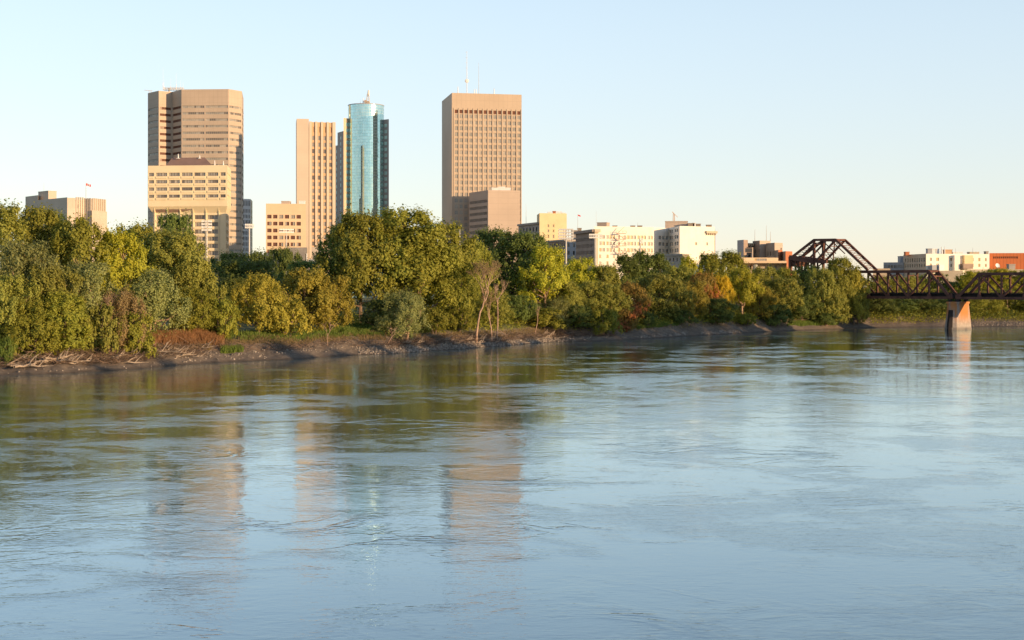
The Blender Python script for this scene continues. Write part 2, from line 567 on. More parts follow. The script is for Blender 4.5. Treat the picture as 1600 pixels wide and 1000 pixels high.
wm = MB()
wm.face([(-900, -500, 0), (1500, -500, 0), (1500, 620, 0), (-900, 620, 0)])
river = wm.build('river_water', M['water'])
river['kind'] = 'structure'

# the near shore, beyond the right edge of the picture, with its belt of trees (it shades the foot of the far bank)
NEAR = [(22, -400), (30, -60), (48, 0), (88, 120), (120, 220), (152, 310), (185, 355), (250, 385), (400, 395), (1200, 380)]
nb = MB()
for (a, b) in zip(NEAR, NEAR[1:]):
    offs = [(-3, -0.8), (0, 0), (6, 1.6), (14, 3.6), (40, 5), (900, 6)]
    for (o0, z0), (o1, z1) in zip(offs, offs[1:]):
        nb.face([(a[0] + o0, a[1] - o0 * 0.35, z0), (a[0] + o1, a[1] - o1 * 0.35, z1), (b[0] + o1, b[1] - o1 * 0.35, z1), (b[0] + o0, b[1] - o0 * 0.35, z0)])
near_bank = nb.build('near_bank', M['ground'])
near_bank['kind'] = 'structure'

# ------------------------------------------------------------------ buildings
class Building:
    """an Empty at the foot of the building; wall, roof and every window are its parts"""
    def __init__(self, name, label, x, d, z=4.5, cat='building', group=None):
        self.o = Vector((*pt(x, d), z))
        self.root = empty(name, self.o, label, cat, group)
        self.mb = MB()
        self.mats = []
        self.wins = []

    def mi(self, mat):
        if mat not in self.mats:
            self.mats.append(mat)
        return self.mats.index(mat)

    def L(self, p):
        return (p[0] - self.o.x, p[1] - self.o.y, p[2] - self.o.z)

    def wall(self, A, B, z0, z1, mat, cols=(), rows=(), dep=0.35, style=None, skip=None):
        """A, B plan points (outside is to the right-hand side of A->B turned towards the camera); cols in metres from A, rows in world z"""
        ax, ay = A
        bx, by = B
        Ln = math.hypot(bx - ax, by - ay)
        u = ((bx - ax) / Ln, (by - ay) / Ln)
        nrm = (u[1], -u[0])
        mi = self.mi(mat)
        P = lambda s, z, o=0.0: self.L((ax + u[0] * s - nrm[0] * o, ay + u[1] * s - nrm[1] * o, z))
        cols = [c for c in cols if c[1] - c[0] > 0.02]
        us = sorted({0.0, Ln} | {round(c, 4) for q in cols for c in q})
        vs = sorted({z0, z1} | {round(c, 4) for q in rows for c in q})
        cs = {(round(a, 4), round(b, 4)) for a, b in cols}
        rs = {(round(a, 4), round(b, 4)) for a, b in rows}
        if not cs or not rs:
            self.mb.face([P(0, z0), P(Ln, z0), P(Ln, z1), P(0, z1)], mi, [(0, z0), (Ln, z0), (Ln, z1), (0, z1)])
            return
        for i, (a, b) in enumerate(zip(us, us[1:])):
            for j, (c, d) in enumerate(zip(vs, vs[1:])):
                hole = (a, b) in cs and (c, d) in rs and not (skip and skip((a + b) / 2, (c + d) / 2))
                if not hole:
                    self.mb.face([P(a, c), P(b, c), P(b, d), P(a, d)], mi, [(a, c), (b, c), (b, d), (a, d)])
                    continue
                for p, q in (((a, c), (b, c)), ((b, c), (b, d)), ((b, d), (a, d)), ((a, d), (a, c))):
                    self.mb.face([P(*p), P(*q), P(*q, dep), P(*p, dep)], mi, [(.37, .37)] * 4)
                if style:
                    self.wins.append((P((a + b) / 2, c, dep), math.atan2(u[1], u[0]), b - a, d - c, style))

    def shell(self, pts, z0, z1, mat, roof=True, walls=None):
        """plain walls round a plan polygon (counter-clockwise seen from above) and a roof slab"""
        n = len(pts)
        for i in range(n):
            if walls is None or i in walls:
                self.wall(pts[i], pts[(i + 1) % n], z0, z1, mat)
        if roof:
            self.roof(pts, z1 - 0.25)

    def roof(self, pts, z, mat=None, name='roof'):
        m = MB()
        m.face([self.L((*p, z)) for p in pts])
        m.build(name, mat or M['roof'], self.root)

    def part(self, name, lo, hi, mat, rz=0.0):
        """a box-shaped roof structure with a coping; lo, hi world corners"""
        m = MB()
        a, b = self.L(lo), self.L(hi)
        cx, cy = (a[0] + b[0]) / 2, (a[1] + b[1]) / 2
        hx, hy = (b[0] - a[0]) / 2, (b[1] - a[1]) / 2
        m.box((-hx, -hy, 0), (hx, hy, b[2] - a[2] - 0.3))
        m.box((-hx - .12, -hy - .12, b[2] - a[2] - 0.3), (hx + .12, hy + .12, b[2] - a[2]))
        o = m.build(name, mat, self.root, (cx, cy, a[2]))
        o.rotation_euler.z = rz
        return o

    def done(self):
        self.mb.build('wall', self.mats, self.root)
        r = random.Random(hash(len(self.wins)) % 997)
        wins = sorted(self.wins, key=lambda w: -round(w[2] * w[3], 1))
        rest = MB()
        rmats = []
        for k, (p, rz, w, h, st) in enumerate(wins):
            panes, glasses, frame, bar = st
            mats = list(glasses) + [frame]
            m = MB()
            n = panes if panes > 0 else max(1, int(round(w / -panes)))
            pw = w / n
            cur = r.randrange(len(glasses))
            for q in range(n):
                if r.random() < 0.45:
                    cur = r.randrange(len(glasses))
                x0 = -w / 2 + q * pw
                m.face([(x0, 0, 0), (x0 + pw, 0, 0), (x0 + pw, 0, h), (x0, 0, h)], cur)
                if q and bar:
                    m.box((x0 - bar / 2, -0.12, 0), (x0 + bar / 2, -0.003, h), len(glasses))
            if bar:
                m.box((-w / 2, -0.14, 0), (w / 2, -0.003, 0.14), len(glasses))
            if k < 100:
                m.build('window', mats, self.root, p).rotation_euler.z = rz
            else:
                for mt in mats:
                    if mt not in rmats:
                        rmats.append(mt)
                c, s = math.cos(rz), math.sin(rz)
                for f, mm in zip(m.f, m.m):
                    rest.face([(p[0] + m.v[i][0] * c - m.v[i][1] * s, p[1] + m.v[i][0] * s + m.v[i][1] * c, p[2] + m.v[i][2]) for i in f], rmats.index(mats[mm]))
        if rest.f:
            o = rest.build('window', rmats, self.root)
            o['kind'] = 'stuff'
        return self.root

def span(A, B, xs, xa, xb):
    """pixel columns (pairs) between the wall ends at pixels xa and xb -> metres along A->B"""
    Ln = math.hypot(B[0] - A[0], B[1] - A[1])
    return [((a - xa) / (xb - xa) * Ln, (b - xa) / (xb - xa) * Ln) for a, b in xs]

def even(Ln, n, frac, lo=0.0, hi=None):
    hi = Ln if hi is None else hi
    st = (hi - lo) / n
    return [(lo + st * (i + 0.5 - frac / 2), lo + st * (i + 0.5 + frac / 2)) for i in range(n)]

def zrows(ys, d):
    return [(zpx(b, d), zpx(a, d)) for a, b in ys]

def dist(A, B):
    return math.hypot(A[0] - B[0], A[1] - B[1])

def mast(name, x, d, z, top, label, cat='antenna', r=0.16, arms=(), dish=None, group=None):
    t = empty(name, (*pt(x, d), z), label, cat, group)
    m = MB()
    h = top - z
    m.tube([(0, 0, 0), (0, 0, h * 0.5), (0, 0, h)], [r, r * 0.8, r * 0.4], 6)
    m.box((-r * 2, -r * 2, 0), (r * 2, r * 2, 0.2))
    m.build('pole', M['white'] if r > .2 else M['galv'], t)
    for (hz, ln) in arms:
        a = MB()
        a.bar((-ln, 0, h * hz), (ln * .3, 0, h * hz), 0.14, 0.14)
        a.build('arm', M['galv'], t)
    if dish:
        a = MB()
        rr = dish[1]
        prev = None
        for q in range(5):
            ring = [(math.cos(k * .524) * rr * math.sin(q * .3 + .01), -0.6 - rr * .3 * math.cos(q * .3 + .01) , h * dish[0] + math.sin(k * .524) * rr * math.sin(q * .3 + .01)) for k in range(12)]
            if prev:
                for k in range(12):
                    a.face([prev[k], prev[(k + 1) % 12], ring[(k + 1) % 12], ring[k]])
            prev = ring
        a.face(prev)
        a.bar((0, 0, h * dish[0]), (0, -0.6, h * dish[0]), 0.2)
        a.build('dish', M['white'], t)
    return t

W_DARK = (1, [M['g_dark']], M['frame'], 0.1)
W_RICH = (2, [M['g_beige'], M['g_beige'], M['g_beige'], M['g_blind']], M['frame_pale'], 0.12)
W_BAND = (-1.5, [M['g_mid'], M['g_blind'], M['g_beige'], M['g_mid'], M['g_beige']], M['frame_pale'], 0.1)
W_CREAM = (4, [M['g_beige'], M['g_mid'], M['g_beige'], M['g_blind']], M['frame'], 0.16)
W_BROWN = (2, [M['g_brown'], M['g_brown'], M['g_blind']], M['frame'], 0.15)
W_TEAL = (1, [M['g_teal']], M['finshade'], 0.0)
W_WHITE = (2, [M['g_mid'], M['g_dark'], M['g_blind']], M['white'], 0.12)
W_GOLD = (2, [M['g_gold'], M['g_blind'], M['g_gold']], M['frame_pale'], 0.1)
W_OLD = (1, [M['g_dark'], M['g_mid']], M['frame'], 0.1)
W_LOUV = (1, [M['louvre']], M['frame'], 0.0)

# --- tan tower with a grid of square windows
def tan_tower():
    b = Building('office_tower', 'tan granite tower with a grid of square windows and a dark shaded side', 760, 905)
    A, B = pt(706, 900), pt(815, 909)
    Cb, D = pt(813, 948), pt(690.5, 941)
    zt = zpx(145, 900)
    z0 = 4.5
    Ln = dist(A, B)
    e = (Ln - 1.6) / 14.0
    cols = [(1.3 + i * e + e * 0.19, 1.3 + i * e + e * 0.81) for i in range(14)]
    pitch = 9.42 / FPX * 900
    ztop = zpx(172, 900)
    rows = [(ztop - 1.9, ztop + 0.35)] + [(ztop - pitch * k - 1.25, ztop - pitch * k + 1.25) for k in range(1, 33) if ztop - pitch * k > 10]
    b.wall(A, B, z0, zt, M['rich'], cols, rows, 0.3, W_RICH)
    b.wins = [(p, r, w, h, W_LOUV if p[2] + b.o.z > ztop - 3 else s) for p, r, w, h, s in b.wins]
    mi = b.mi(M['rich'])
    u = ((B[0] - A[0]) / Ln, (B[1] - A[1]) / Ln)
    n = (u[1], -u[0])
    for i in range(15):       # vertical ribs between the window columns
        s = 1.3 + i * e
        q = [(A[0] + u[0] * (s + k) + n[0] * o, A[1] + u[1] * (s + k) + n[1] * o) for k, o in ((-.28, 0), (-.28, .3), (.28, .3), (.28, 0))]
        q = [q[1], q[2], q[3], q[0]]
        b.mb.hexa([b.L((*k, z0)) for k in q], [b.L((*k, ztop + 1.4)) for k in q], mi)
    for P, Q in ((D, A), (B, Cb), (Cb, D)):
        L2 = dist(P, Q)
        b.wall(P, Q, z0, zt - 10, M['rich'])
        b.wall(P, Q, zt - 10, zt, M['rich'])
    b.roof([A, B, Cb, D], zt - 0.8)
    b.done()
    zr = zt - 0.8
    mast('radio_mast', 729.5, 918, zr, zpx(80, 918), 'tallest white mast with a small dish on the tan tower roof', r=0.24, arms=[(.98, 1.0), (.86, 1.0), (.75, 1.0), (.64, 1.0)], dish=(0.36, 1.4))
    mast('radio_mast', 748, 922, zr, zpx(98, 922), 'second tall plain mast on the tan tower roof', r=0.17)
    for x, top, lab in ((715.5, 135, 'stubby white antenna on the front corner of the tan tower roof'), (741, 139, 'short white antenna just before the plain mast'),
                        (744, 139, 'short white antenna touching the plain mast base'), (772, 138, 'small white antenna alone on the tan roof edge')):
        mast('roof_antenna', x, 914, zr, zpx(top, 914), lab, r=0.42)
tan_tower()

# --- blank-fronted block before it
def blank_block():
    b = Building('office_block', 'low pinkish block with blank sunlit front before the tan tower', 772, 875)
    A, B = pt(762.5, 868), pt(812.5, 872)
    D = pt(733, 893)
    Cc = pt(781, 897)
    zt = zpx(297, 868)
    z0 = 4.5
    b.wall(A, B, z0, zt, M['pinkbeige'])
    Ln = dist(D, A)
    rows = [(zt - 7.4 - 3.75 * k, zt - 5.6 - 3.75 * k) for k in range(14)]
    b.wall(D, A, z0, zt, M['pinkbeige'], even(Ln, 14, 0.78, 0.6, Ln - 0.9), rows, 0.5, (1, [M['g_dark']], M['frame'], 0.1))
    b.wall(B, Cc, z0, zt, M['pinkbeige'])
    b.wall(Cc, D, z0, zt, M['pinkbeige'])
    b.roof([A, B, Cc, D], zt - 0.5)
    x0, y0 = pt(768, 876)
    x1, _ = pt(798, 876)
    b.part('rooftop_unit', (x0, y0, zt - 0.5), (x1, y0 + 7, zpx(293, 876)), M['white'])
    x0, y0 = pt(779, 875)
    b.part('rooftop_vent', (x0, y0 + 1, zpx(293, 876)), (x0 + 4, y0 + 5, zpx(291.5, 876)), M['white'])
    b.done()
blank_block()

# --- tall faceted tower
def faceted_tower():
    b = Building('office_tower', 'tall faceted peach tower with long horizontal window bands and a roof mast platform', 305, 1033)
    pts = [pt(x, d) for x, d in ((231, 1023), (248, 1010), (269, 1016), (283.5, 1004), (320, 1003), (357, 1002), (378, 1013), (380.5, 1052), (330, 1078), (240, 1063))]
    zt = zpx(141, 1008)
    z0 = 4.5
    pitch = 10.15 / FPX * 1008
    zw = zpx(168, 1008)
    rows = [(zw - pitch * k - 0.95, zw - pitch * k + 0.8) for k in range(0, 32) if zw - pitch * k > 8]
    for i, (P, Q) in enumerate(zip(pts, pts[1:] + pts[:1])):
        Ln = dist(P, Q)
        if i < 7:
            cols = [(0.9, Ln - 0.9)] if i not in (3, 4) else [(0.45, Ln - 0.45)]
            b.wall(P, Q, z0, zt, M['peach'], cols, rows, 0.4, W_BAND if i not in (1, 2) else (-1.6, [M['louvre'], M['g_brown'], M['louvre']], M['frame'], 0.2))
        else:
            b.wall(P, Q, z0, zt, M['peach'])
    b.roof(pts, zt - 0.6)
    m = MB()
    cx, cy = pt(308, 1033)
    for (w, zz0, zz1) in ((9.4, zt - .6, zt + 1.0), (6.5, zt + 1.0, zt + 1.8)):
        m.hexa([b.L((cx - w, cy - 9, zz0)), b.L((cx + w, cy - 9, zz0)), b.L((cx + w, cy + 9, zz0)), b.L((cx - w, cy + 9, zz0))],
               [b.L((cx - w + .7, cy - 8.3, zz1)), b.L((cx + w - .7, cy - 8.3, zz1)), b.L((cx + w - .7, cy + 8.3, zz1)), b.L((cx - w + .7, cy + 8.3, zz1))])
    m.build('penthouse', M['tin'], b.root)
    b.done()
    zr = zt - .6
    # antenna platform
    t = empty('antenna_platform', (*pt(264.5, 1023), zr), 'steel antenna platform with white aerials on the peach tower', 'antenna')
    k = MB()
    k.bar((0, 0, 0), (0, 0, 4.2), 0.9, 0.9)
    k.build('column', M['galv'], t)
    k = MB()
    for y in (-2, 2):
        for z in (2.9, 4.2):
            k.bar((-4, y, z), (10.5, y, z), 0.28)
    for i in range(9):
        x = -4 + i * 14.5 / 8
        k.bar((x, -2, 2.9), (x, -2, 4.2), 0.2)
        k.bar((x, -2, 2.9), (x, 2, 2.9), 0.2)
        if i < 8:
            k.bar((x, -2, 2.9), (x + 14.5 / 8, -2, 4.2), 0.16)
    k.bar((10, 0, 0), (10, 0, 2.9), 0.3)
    k.build('lattice_deck', M['galv'], t)
    for x, h in ((-4, 16), (-3.2, 7), (1.5, 8), (5.5, 12), (8.7, 6.5), (10.3, 5.5)):
        k = MB()
        k.tube([(x, -2, 2.9), (x, -2, 2.9 + h * .32)], [0.22, 0.2], 6)
        k.tube([(x, -2, 2.9 + h * .3), (x, -2, 2.9 + h)], [0.07, 0.04], 5)
        k.build('aerial', M['white'], t)
    t = empty('roof_antenna', (*pt(234.5, 1026), zr), 'small T-shaped aerial on the corner of the peach tower', 'antenna')
    k = MB()
    for x in (-.7, .7):
        k.bar((x, 0, 0), (x, 0, 2.8), 0.25)
    k.build('pole', M['galv'], t)
    k = MB()
    k.bar((-4.2, 0, 3.2), (1.8, 0, 2.7), 0.3)
    k.build('arm', M['galv'], t)
faceted_tower()

# --- cream block with the overhanging crown
def cream_block():
    d = 780
    b = Building('office_block', 'cream concrete block with an overhanging top half and hipped brown roof', 300, 790)
    A, B, Cc, D = pt(231.3, 784), pt(355, 780), pt(361, 812), pt(240, 830)
    zt, zb = zpx(258, d), zpx(322, d)
    xs = [(232, 240.5), (243.5, 261), (263.5, 281), (283.5, 301), (303.5, 321), (324, 341), (344, 352.5)]
    cols = span(A, B, xs, 231.3, 355)
    rows = zrows([(269.2, 274.6), (280.7, 285.8), (292.2, 297.3), (303.6, 308.4)], d)
    sp = zrows([(275.2, 278.2), (286.4, 289.4), (297.9, 300.9), (309.0, 312.0)], d)
    b.wall(A, B, zb, zt, M['cream'], cols, rows, 0.6, W_CREAM)
    Lr = dist(B, Cc)
    b.wall(B, Cc, zb, zt, M['cream'], even(Lr, 5, 0.85, 0.8, Lr - 0.8), rows, 0.6, (3, [M['g_gold'], M['g_blind']], M['frame_pale'], 0.2))
    for P, Q in ((Cc, D), (D, A)):
        b.wall(P, Q, zb, zt, M['cream'])
    b.roof([A, B, Cc, D], zt - .4)
    # spandrel panels stand proud under each window
    u = Vector((B[0] - A[0], B[1] - A[1], 0)).normalized()
    n = Vector((u.y, -u.x, 0))
    mi = b.mi(M['cream'])
    for (s0, s1) in cols:
        for (c, e) in sp:
            p0 = Vector((*A, 0)) + u * s0
            p1 = Vector((*A, 0)) + u * s1
            q = [p0 + n * .35, p1 + n * .35, p1, p0]
            b.mb.hexa([b.L((k.x, k.y, c)) for k in q], [b.L((k.x, k.y, e)) for k in q], mi)
    # the shaft below, narrower on every side
    a2, b2, c2, d2 = pt(239, 786.5), pt(353, 782.5), pt(357.6, 808), pt(246, 826)
    zs = zpx(332, d)
    b.mb.hexa([b.L((*k, zs)) for k in (a2, b2, c2, d2)], [b.L((*k, zb)) for k in (A, B, Cc, D)], mi)
    xs2 = [(244, 261), (264, 281), (284, 301), (304, 321), (324, 341)]
    cols2 = span(a2, b2, xs2, 239, 353)
    z0 = 4.5
    rows2 = zrows([(335.5 + 11.3 * k, 342 + 11.3 * k) for k in range(12)], d)
    b.wall(a2, b2, z0, zs, M['cream'], cols2, rows2, 0.7, W_CREAM)
    L2 = dist(b2, c2)
    b.wall(b2, c2, z0, zs, M['cream'], even(L2, 4, 0.85, 1.2, L2 - .8), rows2, 0.6, (3, [M['g_gold'], M['g_blind']], M['frame_pale'], 0.2))
    for P, Q in ((c2, d2), (d2, a2)):
        b.wall(P, Q, z0, zs, M['cream'])
    for (s0, s1) in cols2:    # deep sloping bays under the overhang, and sill beams
        for (c, e, o, mt) in [(zpx(331.2, d), zpx(324.6, d), 1.55, M['louvre'])]:
            p0 = Vector((*a2, 0)) + u * s0
            p1 = Vector((*a2, 0)) + u * s1
            fr = lambda p, z, off: b.L((p.x + n.x * off, p.y + n.y * off, z))
            b.mb.face([fr(p0, c, .3), fr(p1, c, .3), fr(p1, e, 1.95), fr(p0, e, 1.95)], b.mi(M['tin']))
        for (c, e) in rows2:
            p0 = Vector((*a2, 0)) + u * s0
            p1 = Vector((*a2, 0)) + u * s1
            q = [p0 + n * .4, p1 + n * .4, p1, p0]
            b.mb.hexa([b.L((k.x, k.y, c - 1.3)) for k in q], [b.L((k.x, k.y, c - .25)) for k in q], mi)
    for x in (242.5, 262.5, 282.5, 302.5, 322.5, 342.5):
        p = Vector((*a2, 0)) + u * span(a2, b2, [(x - .55, x + .55)], 239, 353)[0][0]
        q = [p + n * .8, p + u * .45 + n * .8, p + u * .45, p]
        b.mb.hexa([b.L((k.x, k.y, z0)) for k in q], [b.L((k.x, k.y, zs)) for k in q], mi)
        b.mb.hexa([b.L((k.x, k.y, zs)) for k in q], [b.L((k.x, k.y, zb - .05)) for k in [p + n * 2.47, p + u * .45 + n * 2.47, p + u * .45, p]], mi)
    m = MB()
    zr = zt - .4
    e0 = [pt(256.5, 792), pt(334, 789), pt(334, 812), pt(257, 816)]
    e1 = [pt(269, 800), pt(320, 798), pt(320, 803), pt(269, 806)]
    m.hexa([b.L((*k, zr)) for k in e0], [b.L((*k, zpx(246.5, 800))) for k in e1])
    m.build('hipped_roof', M['tin'], b.root)
    b.done()
    for x, y0, top, lab in ((278.5, 247, 240.5, 'white vent pipe on the hipped brown roof ridge, tallest'), (312, 247, 242.5, 'white vent pipe at the end of the brown roof ridge'),
                            (335.5, 258, 250.5, 'cream pipe on the flat roof beside the brown hip'), (349, 258, 251.5, 'thin pipe near the corner of the cream block roof')):
        mast('vent_pipe', x, 797, zpx(y0, 797) - .3, zpx(top, 797), lab, 'vent', r=0.4)
cream_block()

# --- narrow white-finned block
def finned_block():
    b = Building('office_block', 'narrow white block with vertical fins beside the peach tower foot', 386, 1050)
    A, B, Cc, D = pt(376, 1046), pt(391.5, 1050), pt(394.5, 1075), pt(378, 1080)
    zt = zpx(311, 1050)
    Ln = dist(A, B)
    rows = zrows([(314, 322)] + [(327 + 8.6 * k, 332.6 + 8.6 * k) for k in range(9)], 1050)
    b.wall(A, B, 4.5, zt, M['finwhite'], even(Ln, 6, 0.48, .5, Ln - .2), rows, 0.6, (1, [M['g_mid'], M['g_dark']], M['frame'], 0.0))
    L2 = dist(B, Cc)
    b.wall(B, Cc, 4.5, zt, M['cream'], even(L2, 4, 0.45, 2, L2), rows, 0.5, (1, [M['g_mid']], M['frame'], 0.0))
    b.wall(Cc, D, 4.5, zt, M['finwhite'])
    b.wall(D, A, 4.5, zt, M['finwhite'])
    b.roof([A, B, Cc, D], zt - .3)
    b.done()
finned_block()

# --- pale cream block, six columns of brown windows
def pale_block():
    d = 760
    b = Building('office_block', 'pale cream block with six columns of small brown windows', 446, 770)
    A, B, Cc, D = pt(415.5, 760), pt(478, 763), pt(478, 790), pt(416.5, 790)
    zt = zpx(318, d)
    xs = [(417.5 + 9.15 * k, 424.2 + 9.15 * k) for k in range(6)]
    rows = zrows([(335.5 + 10.85 * k, 341.3 + 10.85 * k) for k in range(9)], d)
    b.wall(A, B, 4.5, zt, M['cream_panel'], span(A, B, xs, 415.5, 478), rows, 0.5, W_BROWN)
    for P, Q in ((B, Cc), (Cc, D), (D, A)):
        b.wall(P, Q, 4.5, zt, M['cream_panel'])
    b.roof([A, B, Cc, D], zt - .4)
    x0, y0 = pt(439.5, 768)
    x1, _ = pt(452, 768)
    b.part('rooftop_unit', (x0, y0, zt - .4), (x1, y0 + 6, zpx(314, 768)), M['pinkbeige'])
    x0, y0 = pt(467, 768)
    x1, _ = pt(476, 768)
    b.part('rooftop_unit', (x0, y0, zt - .4), (x1, y0 + 3, zpx(313.6, 768)), M['white'])
    b.done()
    # low grey annexe at its foot
    b = Building('low_building', 'low grey annexe at the foot of the pale cream block', 472, 735)
    A, B, Cc, D = pt(451, 738), pt(479.5, 736), pt(480, 752), pt(452, 754)
    zt = zpx(386.5, 736)
    b.wall(A, B, 4.5, zt, M['greystone'], [(9.0, 9.9)], [(zt - 9, zt - 3.5)], .4, W_OLD)
    for P, Q in ((B, Cc), (Cc, D), (D, A)):
        b.wall(P, Q, 4.5, zt, M['greystone'])
    b.roof([A, B, Cc, D], zt - .2)
    b.done()
    b = Building('low_building', 'low grey block with a door under the beige slab tower', 492, 740)
    A, B, Cc, D = pt(487, 742), pt(505, 744), pt(505, 758), pt(487, 757)
    zt = zpx(386, 742)
    Ln = dist(A, B)
    b.wall(A, B, 4.5, zt, M['greystone'], [(.5, 1.4), (2.2, 3.0)], [(zt - 6, zt - 3)], .4, W_OLD)
    for P, Q in ((B, Cc), (Cc, D), (D, A)):
        b.wall(P, Q, 4.5, zt, M['greystone'])
    b.roof([A, B, Cc, D], zt - .2)
    b.done()
    # white-roofed shed with a dark chimney seen over the trees
    b = Building('shed', 'small white-roofed shed glimpsed over trees below the slab tower', 489, 640)
    A, B, Cc, D = pt(480, 640), pt(498, 642), pt(498, 652), pt(480, 651)
    zt = zpx(410, 640)
    Ln = dist(A, B)
    b.wall(A, B, 4.5, zt, M['greystone'], even(Ln, 3, .5), [(zt - 2, zt - .6)], .2, W_OLD)
    for P, Q in ((B, Cc), (Cc, D), (D, A)):
        b.wall(P, Q, 4.5, zt, M['greystone'])
    m = MB()
    m.hexa([b.L((*k, zt)) for k in (A, B, Cc, D)], [b.L((*k, zpx(405, 640))) for k in (pt(483, 643), pt(497, 645), pt(497, 649), pt(483, 648))])
    m.build('roof', M['white'], b.root)
    b.done()
    mast('chimney', 479.2, 690, 4.5, zpx(396, 690), 'slim dark flue standing before the grey annexe', 'chimney', r=.5)
pale_block()

# --- beige slab tower
def slab_tower():
    d = 860
    b = Building('office_tower', 'beige slab tower with a blank panel and four ribbed window columns', 494, 870)
    A, M1, B = pt(463.5, 860), pt(482.5, 861), pt(524, 866)
    E = pt(462.5, 880)
    zt, zt2 = zpx(185.5, d), zpx(190, d)
    z0 = 4.5
    b.wall(A, M1, z0, zt, M['beige'])
    b.wall(E, A, z0, zt, M['beige'])
    b.wall(M1, pt(482.5, 880), z0, zt, M['beige'])
    b.roof([A, M1, pt(482.5, 880), E], zt - .3)
    F1 = pt(482.8, 861.6)
    pitch = 10.35 / FPX * d
    zw = zpx(215, d)
    rows = [(zpx(206, d), zpx(197.5, d))] + [(zw - pitch * k - 1.3, zw - pitch * k + 1.3) for k in range(24) if zw - pitch * k > 9]
    xs = [(487.3, 491.2), (496.3, 500.2), (505.2, 509.2), (514.2, 518.2)]
    cols = span(F1, B, xs, 482.8, 524)
    b.wall(F1, B, z0, zt2, M['orangebeige'], cols, rows, .35, (1, [M['g_beige'], M['g_mid'], M['g_beige']], M['frame_pale'], 0.1))
    top = zpx(207, d)
    b.wins = [w if w[0][2] + b.o.z < top - 4 else (*w[:4], (1, [M['orangebeige']], M['beige'], 0.0)) for w in b.wins]
    u = Vector((B[0] - F1[0], B[1] - F1[1], 0)).normalized()
    n = Vector((u.y, -u.x, 0))
    mi = b.mi(M['beige'])
    for xa, xb in ((482.9, 486.8), (492.2, 495.6), (501.2, 504.5), (510.2, 513.5), (519.2, 524)):
        (s0, s1), = span(F1, B, [(xa, xb)], 482.8, 524)
        p0, p1 = Vector((*F1, 0)) + u * s0, Vector((*F1, 0)) + u * s1
        q = [p0 + n * .7, p1 + n * .7, p1 - n * .1, p0 - n * .1]
        b.mb.hexa([b.L((k.x, k.y, z0)) for k in q], [b.L((k.x, k.y, zt2 + .25)) for k in q], mi)
    b.wall(B, pt(524, 895), z0, zt2, M['beige'])
    b.wall(pt(524, 895), E, z0, zt2, M['beige'])
    b.roof([F1, B, pt(524, 895), pt(482.5, 890)], zt2 - .3)
    x0, y0 = pt(506.5, 880)
    b.part('rooftop_unit', (x0, y0, zt2 - .3), (x0 + 2.5, y0 + 3, zt2 + 1.0), M['white'])
    b.done()
slab_tower()

